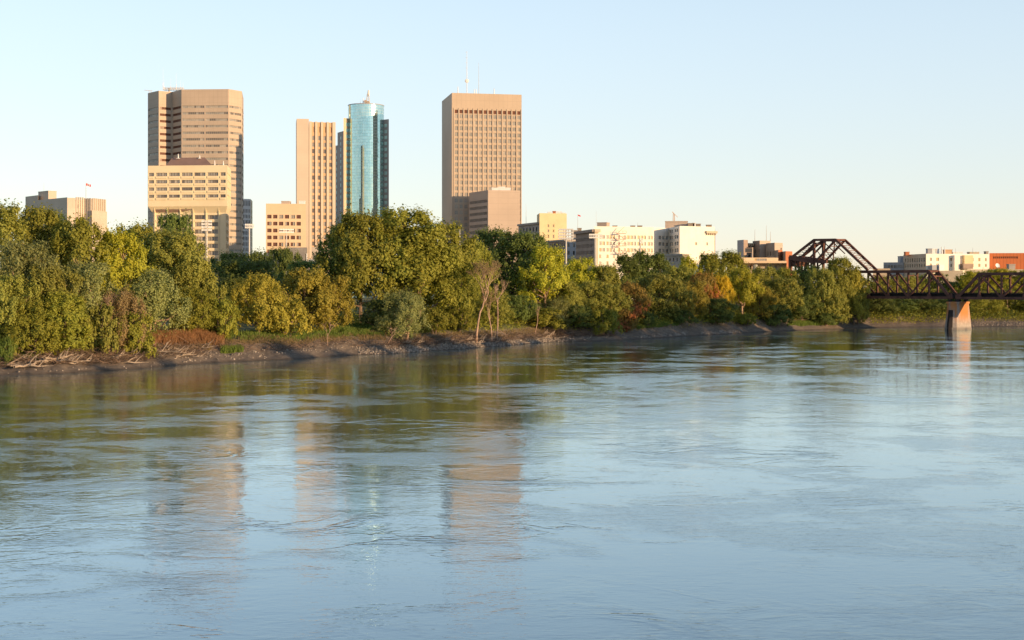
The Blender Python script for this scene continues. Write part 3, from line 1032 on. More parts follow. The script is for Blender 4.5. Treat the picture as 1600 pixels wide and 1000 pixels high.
# --- teal glass cylinder with its granite wings
def glass_tower():
    d = 945
    b = Building('office_tower', 'round teal glass tower between stepped granite wings', 572, 957)
    cx, cy = pt(572, 957)
    rr = 28.3 / FPX * d
    z0, zt = 4.5, zpx(161.5, d)
    n = 64
    fl = 9.35 / FPX * d / 1.0
    m = MB()
    ring = [(cx + rr * math.cos(2 * math.pi * k / n), cy + rr * math.sin(2 * math.pi * k / n)) for k in range(n)]
    for k in range(n):
        a, c = ring[k], ring[(k + 1) % n]
        v0, v1 = 0.0, (zt - z0) / fl * 2
        m.face([b.L((*a, z0)), b.L((*c, z0)), b.L((*c, zt)), b.L((*a, zt))], 0, [(k, v0), (k + 1, v0), (k + 1, v1), (k, v1)])
    m.build('glass_drum', M['curtain'], b.root)
    b.roof(ring, zt - .5)
    m = MB()
    for k in range(n):
        a, c = ring[k], ring[(k + 1) % n]
        o = lambda p, s: (cx + (p[0] - cx) * s, cy + (p[1] - cy) * s)
        m.hexa([b.L((*o(a, 1.012), zt - .35)), b.L((*o(c, 1.012), zt - .35)), b.L((*o(c, .97), zt - .35)), b.L((*o(a, .97), zt - .35))],
               [b.L((*o(a, 1.012), zt + .15)), b.L((*o(c, 1.012), zt + .15)), b.L((*o(c, .97), zt + .15)), b.L((*o(a, .97), zt + .15))])
    m.build('parapet', M['greymetal'], b.root)

    def wing(pts, ytop, faces, mats):
        z1 = zpx(ytop, d)
        for i, (P, Q) in enumerate(zip(pts, pts[1:] + pts[:1])):
            Ln = dist(P, Q)
            rows = [(z1 - 1.3 - fl * (k + 1), z1 - 1.3 - fl * (k + 1) + 2.35) for k in range(40) if z1 - fl * (k + 1) > 8]
            if i in faces:
                w = min(2.7, Ln * .6)
                b.wall(P, Q, z0, z1, mats[i], [(Ln * .5 - w / 2, Ln * .5 + w / 2)], rows, .15, W_TEAL)
            else:
                b.wall(P, Q, z0, z1, M['finshade'])
        b.roof(pts, z1 - .2)
    # left wing in three steps, right wing in one
    wing([pt(536.8, 949), pt(548.5, 954.5), pt(549, 971), pt(538.5, 968)], 183, (0,), {0: M['finbuff']})
    wing([pt(527.4, 964), pt(536.7, 953), pt(538, 970), pt(530, 972)], 202.5, (0,), {0: M['finshade']})
    wing([pt(523.6, 971), pt(527.3, 966), pt(530, 974), pt(526, 976)], 222, (0,), {0: M['finshade']})
    wing([pt(597.8, 956.5), pt(607.6, 952.5), pt(607.4, 971), pt(600, 974)], 184, (0,), {0: M['finshade']})
    b.done()
    zr = zt - .5
    t = empty('radio_mast', (*pt(575, 950), zr), 'stout white mast with drums on the teal tower roof', 'antenna')
    k = MB()
    h = zpx(141, 950) - zr
    for sx, sy in ((-.9, -.9), (.9, -.9), (.9, .9), (-.9, .9)):
        k.bar((sx * 1.4, sy * 1.4, 0), (sx * .5, sy * .5, h * .75), .25)
    for q in range(5):
        w = 1.3 - q * .18
        z = q * h * .16
        k.bar((-w, -w, z), (w * .9, -w * .9, z + h * .16), .18)
        k.bar((w, -w, z), (-w * .9, -w * .9, z + h * .16), .18)
    k.build('lattice', M['galv'], t)
    k = MB()
    k.tube([(0.4, 0, h * .6), (.4, 0, h * .85), (.5, 0, h)], [.5, .75, .6], 8)
    k.build('aerial_drum', M['white'], t)
    for x, z in ((-1.6, 2.2), (.2, 1.6)):
        k = MB()
        k.tube([(x, -1.4, z), (x, -2.0, z)], [1.1, 1.0], 10)
        k.build('dish', M['pinkbeige'], t)
    mast('roof_antenna', 567.5, 950, zr, zpx(152.5, 950), 'short dark-capped aerial beside the lattice mast on teal tower', r=.4)
    mast('roof_antenna', 563, 950, zr, zpx(155, 950), 'thin whip aerial near the edge of the teal roof', r=.1)
glass_tower()

# --- art deco building behind the western trees
def deco_building():
    d = 700
    b = Building('office_block', 'art deco limestone block with fluted sunlit corner and grey shaded side', 105, 710)
    z0 = 4.5
    P0, P1, P2, P3 = pt(39.8, 735), pt(105, 700), pt(118, 702), pt(131.5, 706)
    zt = zpx(309.5, d)
    Pm = pt(59.5, 723)
    zl = zpx(306.3, 730)
    Ln = dist(P0, Pm)
    b.wall(P0, Pm, z0, zl, M['lime'], [(Ln * .5, Ln * .66)], zrows([(320, 327)], 725), .4, W_OLD)
    b.wall(Pm, P1, z0, zt + .4, M['lime'])
    b.wall(Pm, pt(62, 740), zt - 1, zl, M['lime'])
    b.roof([P0, Pm, pt(62, 740), pt(45, 750)], zl - .4, name='upper_roof')
    Lp = dist(P1, P2)
    b.wall(P1, P2, z0, zt + .2, M['lime'])
    Lc = dist(P2, P3)
    rows = zrows([(319, 325), (331, 338), (344, 350)], d)
    b.wall(P2, P3, z0, zt - .6, M['lime'], [(Lc * .18, Lc * .34), (Lc * .54, Lc * .68), (Lc * .86, Lc * .98)], rows, .5, (1, [M['g_dark'], M['g_mid']], M['frame'], 0))
    P4, P5 = pt(144, 704), pt(165.3, 716)
    P6, P7 = pt(160, 760), pt(60, 765)
    b.wall(P3, P4, z0, zt, M['lime'])
    b.wall(P4, P5, z0, zt, M['lime'])
    for P, Q in ((P5, P6), (P6, P7), (P7, P0)):
        b.wall(P, Q, z0, zt, M['lime'])
    b.roof([P0, P1, P2, P3, P4, P5, P6, P7], zt - .8)
    mi = b.mi(M['lime'])
    for (A, B, n, zz) in ((P4, P5, 7, zt), (P3, P4, 3, zt), (P2, P3, 4, zt + .4)):     # flutes
        u = Vector((B[0] - A[0], B[1] - A[1], 0))
        L = u.length
        u.normalize()
        nn = Vector((u.y, -u.x, 0))
        for i in range(n):
            p = Vector((*A, 0)) + u * (L * (i + .1) / n)
            q = p + u * (L * .62 / n if n != 4 else .8)
            bb = [p + nn * .45, q + nn * .45, q, p]
            b.mb.hexa([b.L((k.x, k.y, z0)) for k in bb], [b.L((k.x, k.y, zz + .25)) for k in bb], mi)
    zs = zpx(328, d)      # lower setback stands a little proud
    A, B = pt(143.5, 702.6), pt(167.2, 716)
    b.mb.hexa([b.L((*k, z0)) for k in (A, B, pt(164, 730), pt(144, 715))], [b.L((*k, zs)) for k in (A, B, pt(164, 730), pt(144, 715))], mi)
    A, B = pt(130, 701), pt(169.5, 719)
    zs = zpx(353, d)
    b.mb.hexa([b.L((*k, z0)) for k in (A, B, pt(164, 732), pt(134, 715))], [b.L((*k, zs)) for k in (A, B, pt(164, 732), pt(134, 715))], mi)
    x0, y0 = pt(74, 726)
    b.part('penthouse', (x0 - 5.6, y0 - 2.2, zt - .8), (x0 + 5.6, y0 + 2.2, zpx(299, 726)), M['lime'], -.8)
    b.done()
    mast('roof_antenna', 68.5, 728, zpx(299.2, 728), zpx(286, 728), 'hair-thin whip aerial on the grey penthouse', r=.06)

def flag(x, d, z, ytop, label, leafy=True):
    t = empty('flagpole', (*pt(x, d), z), label, 'flagpole')
    h = zpx(ytop, d) - z
    m = MB()
    m.tube([(0, 0, 0), (0, 0, h)], [.14, .08], 6)
    m.build('pole', M['galv'], t)
    W, H = 2.6, 1.3
    W = 7.6 / FPX * d if leafy else 4.2 / FPX * d
    H = W * .5
    def S(u, v):
        return (.1 + u * W * .95, math.sin(u * 7) * .1, h - .3 - H + v * H - u * W * .22 + math.sin(u * 6) * .1)
    c = MB()
    nseg = 12
    for i in range(nseg):
        u0, u1 = i / nseg, (i + 1) / nseg
        c.face([S(u0, 0), S(u1, 0), S(u1, 1), S(u0, 1)], 0 if (i < 3 or i > 8 or not leafy) else 1)
    if leafy:
        lf = [(0, .12), (.02, .3), (.16, .28), (.13, .36), (.24, .5), (.17, .55), (.18, .64), (.08, .6), (.09, .78), (.04, .74), (0, .9)]
        poly = [(.5 + a * .7, y) for a, y in lf] + [(.5 - a * .7, y) for a, y in reversed(lf[1:-1])]
        for sg in (-.06, .06):
            c.face([(S(*p)[0], S(.5, 0)[1] + (S(*p)[1] - S(.5, 0)[1]) + sg, S(*p)[2]) for p in poly], 0)
    c.build('flag', [M['flag_red'], M['flag_white']], t)
deco_building()
flag(134.3, 715, zpx(309, 715) - .8, 285.5, 'flagpole flying a red and white maple leaf flag on the art deco block')

# --- yellow brick building and neighbours to the east
def yellow_building():
    d = 720
    b = Building('brick_building', 'yellow brick tower block with a lower grey stone wing', 855, 730)
    z0 = 4.5
    A, B, Cc, D = pt(843, 720), pt(885.5, 724), pt(885, 742), pt(839, 738)
    zt = zpx(333, d)
    zm = zpx(346, d)
    rows = zrows([(350.5, 355), (358.5, 363), (366.5, 372), (377, 382)], d)
    cols = span(A, B, [(855.5, 858), (863.5, 866)], 843, 885.5)
    b.wall(A, B, z0, zm, M['yellowbrick'], cols, rows, .3, W_GOLD)
    b.wall(A, B, zm, zt, M['yellowbrick'])
    for P, Q in ((B, Cc), (Cc, D), (D, A)):
        b.wall(P, Q, z0, zt, M['yellowbrick'])
    b.roof([A, B, Cc, D], zt - .3)
    zl = zpx(347, d)
    E, Fp, G = pt(810, 748), pt(842, 722), pt(838, 750)
    Ln = dist(E, Fp)
    b.wall(E, Fp, z0, zl, M['greystone'], even(Ln, 6, .45, 1, Ln - 1), zrows([(355.5, 362), (366, 372), (377, 383)], 730), .4, W_OLD)
    b.wall(Fp, G, z0, zl, M['whitewall'])
    b.roof([E, Fp, G], zl - .3)
    for P, Q, z in ((E, Fp, zl),):
        u = Vector((Q[0] - P[0], Q[1] - P[1], 0)).normalized()
        n = Vector((u.y, -u.x, 0))
        p, q = Vector((*P, 0)), Vector((*Q, 0))
        bb = [p + n * .8, q + n * .8, q - n * .2, p - n * .2]
        b.mb.hexa([b.L((k.x, k.y, z - .9)) for k in bb], [b.L((k.x, k.y, z + .1)) for k in bb], b.mi(M['greystone']))
    for x, w, hh in ((859, 2, 1.4), (866, 1.6, 1.8), (873, 3, 1.6), (880, 2, 1)):
        x0, y0 = pt(x, 728)
        b.part('rooftop_unit', (x0 - w / 2, y0, zt - .3), (x0 + w / 2, y0 + 2, zt - .3 + hh), M['redbrick'] if x == 866 else M['white'])
    b.done()
    mast('roof_antenna', 822, 735, zl - .3, zpx(319, 735), 'thin aerial standing on the grey stone wing', r=.1)

    d = 690
    b = Building('brick_building', 'low grey stone block behind the floodlights beside the brown brick building', 880, 695)
    A, B, Cc = pt(855, 712), pt(884, 690), pt(901, 696)
    D = pt(880, 730)
    zt = zpx(374.5, 692)
    Ln = dist(A, B)
    rows = zrows([(380, 386), (392, 398), (404, 410)], 692)
    b.wall(A, B, z0, zt, M['brownbrick'], even(Ln, 9, .5, .8, Ln - .8), rows, .3, W_OLD)
    L2 = dist(B, Cc)
    b.wall(B, Cc, z0, zt, M['greymetal'], even(L2, 2, .4), rows, .3, W_OLD)
    b.wall(Cc, D, z0, zt, M['greystone'])
    b.wall(D, A, z0, zt, M['greystone'])
    b.roof([A, B, Cc, D], zt - .3)
    mi = b.mi(M['greystone'])
    for P, Q in ((A, B), (B, Cc)):
        u = Vector((Q[0] - P[0], Q[1] - P[1], 0)).normalized()
        n = Vector((u.y, -u.x, 0))
        p, q = Vector((*P, 0)), Vector((*Q, 0))
        bb = [p + n * .7, q + n * .7, q - n * .3, p - n * .3]
        b.mb.hexa([b.L((k.x, k.y, zt - .7)) for k in bb], [b.L((k.x, k.y, zt + .1)) for k in bb], mi)
    x0, y0 = pt(893.5, 702)
    x1, _ = pt(902, 702)
    b.part('stair_tower', (x0, y0, zt - .3), (x1, y0 + 7, zpx(359.5, 702)), M['greystone'])
    x0, y0 = pt(904, 700)
    b.part('chimney', (x0 - .4, y0 + 3, zt - .3), (x0 + 1.6, y0 + 5, zpx(356, 702)), M['oldbrick'])
    b.done()
yellow_building()

def white_brown_building():
    d = 640
    z0 = 4.5
    b = Building('brick_building', 'five storey white-fronted block with brown shaded side and rooftop box', 960, 650)
    A, B, D = pt(928.5, 640), pt(1021, 650), pt(899.5, 668)
    Cc = pt(1000, 680)
    zt = zpx(359.5, d)
    zc = zpx(353.5, d)
    Ln = dist(D, A)
    rows = zrows([(371.5, 376.5), (381.5, 387), (392, 397.5), (402.5, 407.5)], 650)
    b.wall(D, A, z0, zt, M['brownbrick'], even(Ln, 13, .55, .8, Ln - 1.0), rows, .35, (1, [M['g_dark'], M['g_mid']], M['frame'], .08))
    xs = [(936, 939.6), (941, 944.6), (947.2, 950.5), (952, 955.4), (957, 960.4), (965, 968), (974, 977), (979.2, 983.2), (984.4, 988.2), (989.4, 993), (995.6, 999), (1000.2, 1004), (1005, 1008.8), (1011.8, 1015), (1016.4, 1019.6)]
    cols = span(A, B, xs, 928.5, 1021)
    rw = zrows([(367.2, 373), (377.2, 383), (387.4, 393)], d)
    b.wall(A, B, z0, zc, M['whitewall'], cols, rw, .3, (1, [M['g_gold'], M['g_blind'], M['g_beige'], M['g_gold']], M['frame_pale'], .1))
    c2 = span(A, B, [(936, 939.5), (947.5, 951), (957.5, 961)], 928.5, 1021)
    for (s0, s1) in c2:
        for (q0, q1) in zrows([(397.5, 403), (408, 414)], d):
            u = Vector((B[0] - A[0], B[1] - A[1], 0)).normalized()
            n = Vector((u.y, -u.x, 0))
            p = Vector((*A, 0)) + u * ((s0 + s1) / 2) + n * .06
            b.wins.append((b.L((p.x, p.y, q0)), math.atan2(u.y, u.x), s1 - s0, q1 - q0, W_GOLD))
    b.wall(B, Cc, z0, zc, M['whitewall'])
    b.wall(Cc, D, z0, zt, M['whitewall'])
    b.roof([A, B, Cc, D], zt - .3)
    mi = b.mi(M['buffstone'])
    u = Vector((A[0] - D[0], A[1] - D[1], 0)).normalized()
    n = Vector((u.y, -u.x, 0))
    p, q = Vector((*D, 0)) - u * .8, Vector((*A, 0)) + u * .8
    bb = [p + n * 1.2, q + n * 1.2, q - n * .2, p - n * .2]
    b.mb.hexa([b.L((k.x, k.y, zt - .9)) for k in bb], [b.L((k.x, k.y, zt + .35)) for k in bb], b.mi(M['brownbrick']))
    u = Vector((B[0] - A[0], B[1] - A[1], 0)).normalized()
    n = Vector((u.y, -u.x, 0))
    p, q = Vector((*A, 0)) - u * .3, Vector((*A, 0)) + u * 2.6
    bb = [p + n * 1.2, q + n * 1.2, q - n * .2, p - n * .2]
    b.mb.hexa([b.L((k.x, k.y, zt - .9)) for k in bb], [b.L((k.x, k.y, zt + .4)) for k in bb], mi)
    p, q = Vector((*A, 0)) + n * .2, Vector((*A, 0)) + u * 1.6 + n * .2      # stone corner pier
    bb = [p + n * .25, q + n * .25, q - n * .2, p - n * .2]
    b.mb.hexa([b.L((k.x, k.y, z0)) for k in bb], [b.L((k.x, k.y, zt - .9)) for k in bb], mi)
    x0, y0 = pt(935.5, 660)
    x1, _ = pt(951, 660)
    b.part('rooftop_box', (x0, y0, zt - .3), (x1, y0 + 5, zpx(347.3, 660)), M['pinkbeige'], -.35)
    x0, y0 = pt(931, 656)
    x1, _ = pt(949, 656)
    b.part('parapet_block', (x0, y0, zt - .3), (x1, y0 + 2, zpx(354.6, 656)), M['oldbrick'], -.1)
    for xx in (961, 989, 1000):
        x0, y0 = pt(xx, 658)
        b.part('rooftop_unit', (x0 - 1, y0, zt - .3), (x0 + 1, y0 + 2, zpx(352.3, 658)), M['oldbrick'])
    b.done()
    # fire escape on the white front
    t = empty('fire_escape', (*pt(970, 641.5), zpx(400, 641)), 'rusty zigzag fire escape on the white building front', 'fire escape')
    k = MB()
    H = [zpx(y, 641) - zpx(400, 641) for y in (396, 384.5, 374, 365, 354.5)]
    for i, z in enumerate(H[:4]):
        k.box((-2.2, -.6, z), (2.4, .8, z + .15))
        for x in (-2.2, -.8, .9, 2.4):
            k.bar((x, -.6, z + .15), (x, -.6, z + 1.2), .09)
        k.bar((-2.2, -.6, z + 1.2), (2.4, -.6, z + 1.2), .1)
    k.build('landing', M['redbrick'], t)
    for i in range(4):
        k = MB()
        s = 1 if i % 2 else -1
        k.bar((-1.6 * s, -.3, H[i] + .15), (1.6 * s, -.3, H[i + 1]), .35, .12)
        k.build('stair_flight', M['redbrick'], t)
    mast('roof_antenna', 996.5, 660, zt - .3, zpx(347.8, 660), 'small aerial standing midway on the white roof', r=.14)
    flag(902.8, 690, zpx(375, 690), 334.5, 'bare pole with a small limp red flag behind brown block', False)
    mast('flagpole', 931.5, 700, zpx(372, 700), zpx(330, 700), 'thin pale flagless pole behind the brown block corner', 'flagpole', r=.09)

    # white building with a big blank wall
    b = Building('brick_building', 'white painted building with a large blank sunlit end wall', 1070, 655)
    A, B = pt(1062, 645), pt(1116.5, 655)
    D = pt(1044, 668)
    zt = zpx(353.2, 646)
    Ln = dist(A, B)
    cols = span(A, B, [(1086, 1089), (1103.5, 1106)], 1062, 1116.5)
    b.wall(A, B, z0, zt, M['whitewall'], cols, zrows([(378.3, 383)], 648), .3, W_GOLD)
    L2 = dist(D, A)
    rows = zrows([(357.5, 362.5), (367.5, 373), (377.7, 383.5), (388, 394)], 652)
    b.wall(D, A, z0, zt, M['whitewall'], [(L2 * f, L2 * (f + .13)) for f in (.1, .27, .58, .75)], rows, .35, W_OLD)
    E, G = pt(1117.5, 662), pt(1106, 688)
    b.wall(B, E, z0, zt - 1.5, M['redbrick'])
    b.wall(E, G, z0, zt - 1.5, M['whitewall'])
    b.wall(G, D, z0, zt, M['whitewall'])
    b.roof([A, B, E, G, D], zt - .8)
    # recessed western bay
    Aw, Bw = pt(1020.5, 652), pt(1046, 667)
    zw = zpx(355.3, 655)
    Lw = dist(Aw, Bw)
    rws = zrows([(368.3, 374), (378.3, 384), (388.6, 394.5)], 657)
    b.wall(Aw, Bw, z0, zw, M['whitewall'], [(Lw * f, Lw * (f + .15)) for f in (.34, .56, .78)], rws, .35, W_WHITE)
    b.roof([Aw, Bw, D, pt(1040, 690)], zw - .3, name='bay_roof')
    u = Vector((B[0] - A[0], B[1] - A[1], 0)).normalized()
    n = Vector((u.y, -u.x, 0))
    (s0, s1), = span(A, B, [(1102, 1119)], 1062, 1116.5)
    mi = b.mi(M['buffstone'])
    p, q = Vector((*A, 0)) + u * s0, Vector((*A, 0)) + u * s1
    zk = zpx(364, 650)
    bb = [p + n * 1.1, q + n * 1.1, q - n * 1.5, p - n * .1]
    b.mb.hexa([b.L((k.x, k.y, zk)) for k in bb], [b.L((k.x, k.y, zk + 1.0)) for k in bb], mi)
    for i in range(5):
        r = p + u * ((s1 - s0) * (i + .4) / 5.2)
        bb = [r + n * .8, r + u * .45 + n * .8, r + u * .45, r]
        b.mb.hexa([b.L((k.x, k.y, zk - .8)) for k in bb], [b.L((k.x, k.y, zk)) for k in bb], mi)
    x0, y0 = pt(1041, 668)
    x1, _ = pt(1076, 668)
    b.part('rooftop_box', (x0, y0, zt - .8), (x1, y0 + 8, zpx(345.3, 668)), M['pinkbeige'], -.12)
    for xx, w, yt in ((1080, 3, 348.5), (1085, 1.4, 348), (1091.5, 2, 349.5), (1108, 2.4, 351)):
        x0, y0 = pt(xx, 664)
        b.part('rooftop_unit', (x0 - w / 2, y0, zt - .8), (x0 + w / 2, y0 + 2, zpx(yt, 664)), M['oldbrick'] if xx != 1085 else M['white'])
    b.done()
    # small roof crane
    t = empty('roof_crane', (*pt(1053, 672), zpx(345.3, 672)), 'small rust-coloured derrick with a leaning jib on the white building', 'crane')
    k = MB()
    h = zpx(331, 672) - zpx(345.3, 672)
    for s in (-.4, .4):
        k.bar((s, 0, 0), (s * .7, 0, h * .8), .2)
    for q in range(6):
        k.bar((-.4, 0, h * .13 * q), (.4, 0, h * .13 * (q + 1)), .12)
    k.build('tower', M['orangebeige'], t)
    k = MB()
    k.bar((0, 0, h * .8), (-.8, 0, h), .28)
    k.bar((0, 0, h * .8), (1.8, 0, h * .42), .2)
    k.build('jib', M['orangebeige'], t)
white_brown_building()

def small_stone():
    b = Building('stone_building', 'little dark grey stone block before the white building', 1056, 565)
    A, B, D = pt(1068, 560), pt(1077, 566), pt(1037.5, 575)
    zt = zpx(397, 562)
    Ln = dist(D, A)
    b.wall(D, A, 4.5, zt, M['greystone'], even(Ln, 5, .5, .6, Ln - .4), zrows([(403, 408)], 566), .3, W_OLD)
    b.wall(A, B, 4.5, zt, M['oldbrick'])
    b.wall(B, pt(1060, 590), 4.5, zt, M['oldbrick'])
    b.roof([A, B, pt(1060, 590), D], zt - .3)
    u = Vector((A[0] - D[0], A[1] - D[1], 0)).normalized()
    n = Vector((u.y, -u.x, 0))
    p, q = Vector((*D, 0)), Vector((*A, 0))
    bb = [p + n * .5, q + n * .5, q - n * .2, p - n * .2]
    b.mb.hexa([b.L((k.x, k.y, zt - .6)) for k in bb], [b.L((k.x, k.y, zt + .1)) for k in bb], b.mi(M['greystone']))
    b.done()
small_stone()

def old_warehouses():
    z0 = 4.5
    specs = [
        # name, label, x left of shaded face, x corner, x right, y top, depth, mat shaded, rows
        ('narrow blue-grey brick tower at the end of the old warehouse row', 1152, 1162, 1168.5, 374.6, 704, 'greystone', 0),
        ('wide dark warehouse with a lit brick attic in the old row', 1176, 1187, 1204, 375.8, 708, 'oldbrick', 4),
        ('square brown warehouse with a sunlit end wall in the old row', 1197, 1210.3, 1223, 379.2, 698, 'oldbrick', 3),
        ('rust-red brick annexe below the sunlit warehouse end wall', 1210, 1216, 1222.5, 390.5, 690, 'redbrick', 0),
        ('low grey and rust shed ending the old warehouse row', 1220.5, 1227.5, 1238, 392.5, 686, 'redbrick', 0),
    ]
    for lab, xa, xc, xb, yt, d, mt, nw in specs:
        b = Building('warehouse', lab, xc, d + 5)
        A, B, D = pt(xc, d), pt(xb, d + 4), pt(xa, d + 9)
        E = pt(xb - 4, d + 22)
        zt = zpx(yt, d)
        Ln = dist(D, A)
        rows = [(zt - 6.2 - 4.2 * k, zt - 4.2 - 4.2 * k) for k in range(3)] if nw else []
        b.wall(D, A, z0, zt, M['oldbrick'] if mt != 'greystone' else M['greymetal'], even(Ln, nw, .45, .5, Ln - .3) if nw else [], rows, .3, W_OLD)
        Lr = dist(A, B)
        b.wall(A, B, z0, zt, M['pinkbeige'] if mt == 'oldbrick' else M[mt if mt != 'greystone' else 'brownbrick'], [(Lr * .74, Lr * .86)] if nw == 3 else [], [(zt - 4, zt - 2.4)] if nw == 3 else [], .3, W_OLD)
        b.wall(B, E, z0, zt, M['oldbrick'])
        b.wall(E, D, z0, zt, M['oldbrick'])
        b.roof([A, B, E, D], zt - .3)
        mi = b.mi(M['buffstone'])
        b.done()
    b = Building('warehouse', 'buff cornice-topped warehouse linking the narrow tower and the dark one', 1170, 712)
    A, B = pt(1162.2, 713), pt(1184, 716)
    zt = zpx(380.3, 712)
    Ln = dist(A, B)
    b.wall(A, B, z0, zt, M['oldbrick'], even(Ln, 4, .5, .4, Ln - .3), [(zt - 3.2, zt - 1.2), (zt - 8, zt - 5.8)], .3, W_OLD)
    b.wall(B, pt(1184, 730), z0, zt, M['oldbrick'])
    b.roof([A, B, pt(1184, 730), pt(1165, 730)], zt - .3)
    m = MB()
    u = Vector((B[0] - A[0], B[1] - A[1], 0)).normalized()
    n = Vector((u.y, -u.x, 0))
    for i in range(7):
        p = Vector((*A, 0)) + u * (Ln * (i + .2) / 7)
        bb = [p + n * .8, p + u * .5 + n * .8, p + u * .5, p]
        m.hexa([b.L((k.x, k.y, zt - 1.2)) for k in bb], [b.L((k.x, k.y, zt - .4)) for k in bb])
    p, q = Vector((*A, 0)), Vector((*B, 0))
    bb = [p + n * 1.0, q + n * 1.0, q - n * .2, p - n * .2]
    m.hexa([b.L((k.x, k.y, zt - .4)) for k in bb], [b.L((k.x, k.y, zt + .2)) for k in bb])
    m.build('cornice', M['buffstone'], b.root)
    b.done()
    for x, yt, lab in ((1179.5, 358, 'thin radio mast on the dark warehouse, first of three'), (1197.5, 352, 'tallest of three thin masts over the warehouses'), (1203.8, 361, 'shortest of three thin masts over the warehouses')):
        mast('radio_mast', x, 712, zpx(376.5, 712), zpx(yt, 712), lab, r=.15)
    # billboard on a post
    d = 640
    t = empty('scoreboard', (*pt(1175.2, d), 4.5), 'dark blank sign panel on a brown post before the warehouses', 'sign')
    m = MB()
    m.bar((0, 0, 0), (0, 0, zpx(386.5, d) - 4.5), .6, .6)
    m.build('post', M['pinkbeige'], t)
    m = MB()
    x0 = xpx(1164, d) - xpx(1175.2, d)
    m.box((x0, -.55, zpx(393.8, d) - 4.5), (-.35, -.2, zpx(388.2, d) - 4.5))
    m.build('panel', M['g_dark'], t)
    m = MB()
    for z in (zpx(394.4, d), zpx(387.6, d)):
        m.bar((x0 - .15, -.4, z - 4.5), (-.1, -.4, z - 4.5), .22)
    m.build('panel_frame', M['brownbrick'], t)
old_warehouses()

def arena():
    d = 620
    z0 = 4.5
    b = Building('stadium', 'long low cream stadium building with dark louvres behind the trees', 1192, 630)
    A, B = pt(1152, 622), pt(1229, 622)
    zt, zc = zpx(407.5, d), zpx(411, d)
    b.wall(A, B, zc, zt, M['cream_panel'])
    A2, B2 = pt(1156, 628), pt(1229, 628)
    L2 = dist(A2, B2)
    b.wall(A2, B2, z0, zc, M['pinkbeige'], [(1.2, 5.2), (13, 14), (15.3, 16.3)], zrows([(415, 422)], 625), .4, (4, [M['g_mid'], M['g_dark']], M['greymetal'], .3))
    b.mb.hexa([b.L((*k, zc)) for k in (A, B, B2, A2)], [b.L((*k, zc + .02)) for k in (A, B, B2, A2)], b.mi(M['cream_panel']))
    for (p, q, zz0, zz1, mt) in ((A, pt(1153, 650), z0, zt, 'cream_panel'), (B, pt(1227, 650), z0, zt, 'cream_panel')):
        b.wall(p, q, zz0, zz1, M[mt])
    b.roof([A, B, pt(1227, 650), pt(1153, 650)], zt - .2)
    C1, C2 = pt(1153.5, 636), pt(1216, 638)
    zu = zpx(402.5, 636)
    b.wall(C1, C2, zt - .2, zu, M['cream_panel'], [(7.5, 13)], [(zt + .2, zu - .4)], .3, (5, [M['g_beige'], M['g_gold']], M['frame_pale'], .15))
    b.roof([C1, C2, pt(1215, 648), pt(1155, 648)], zu, name='upper_roof')
    cx = xpx(1179.5, 626)
    b.mb.tube([b.L((cx, 625.5, z0)), b.L((cx, 625.5, zc - .1))], [1.1, 1.1], 10, b.mi(M['greymetal']))
    b.done()
arena()

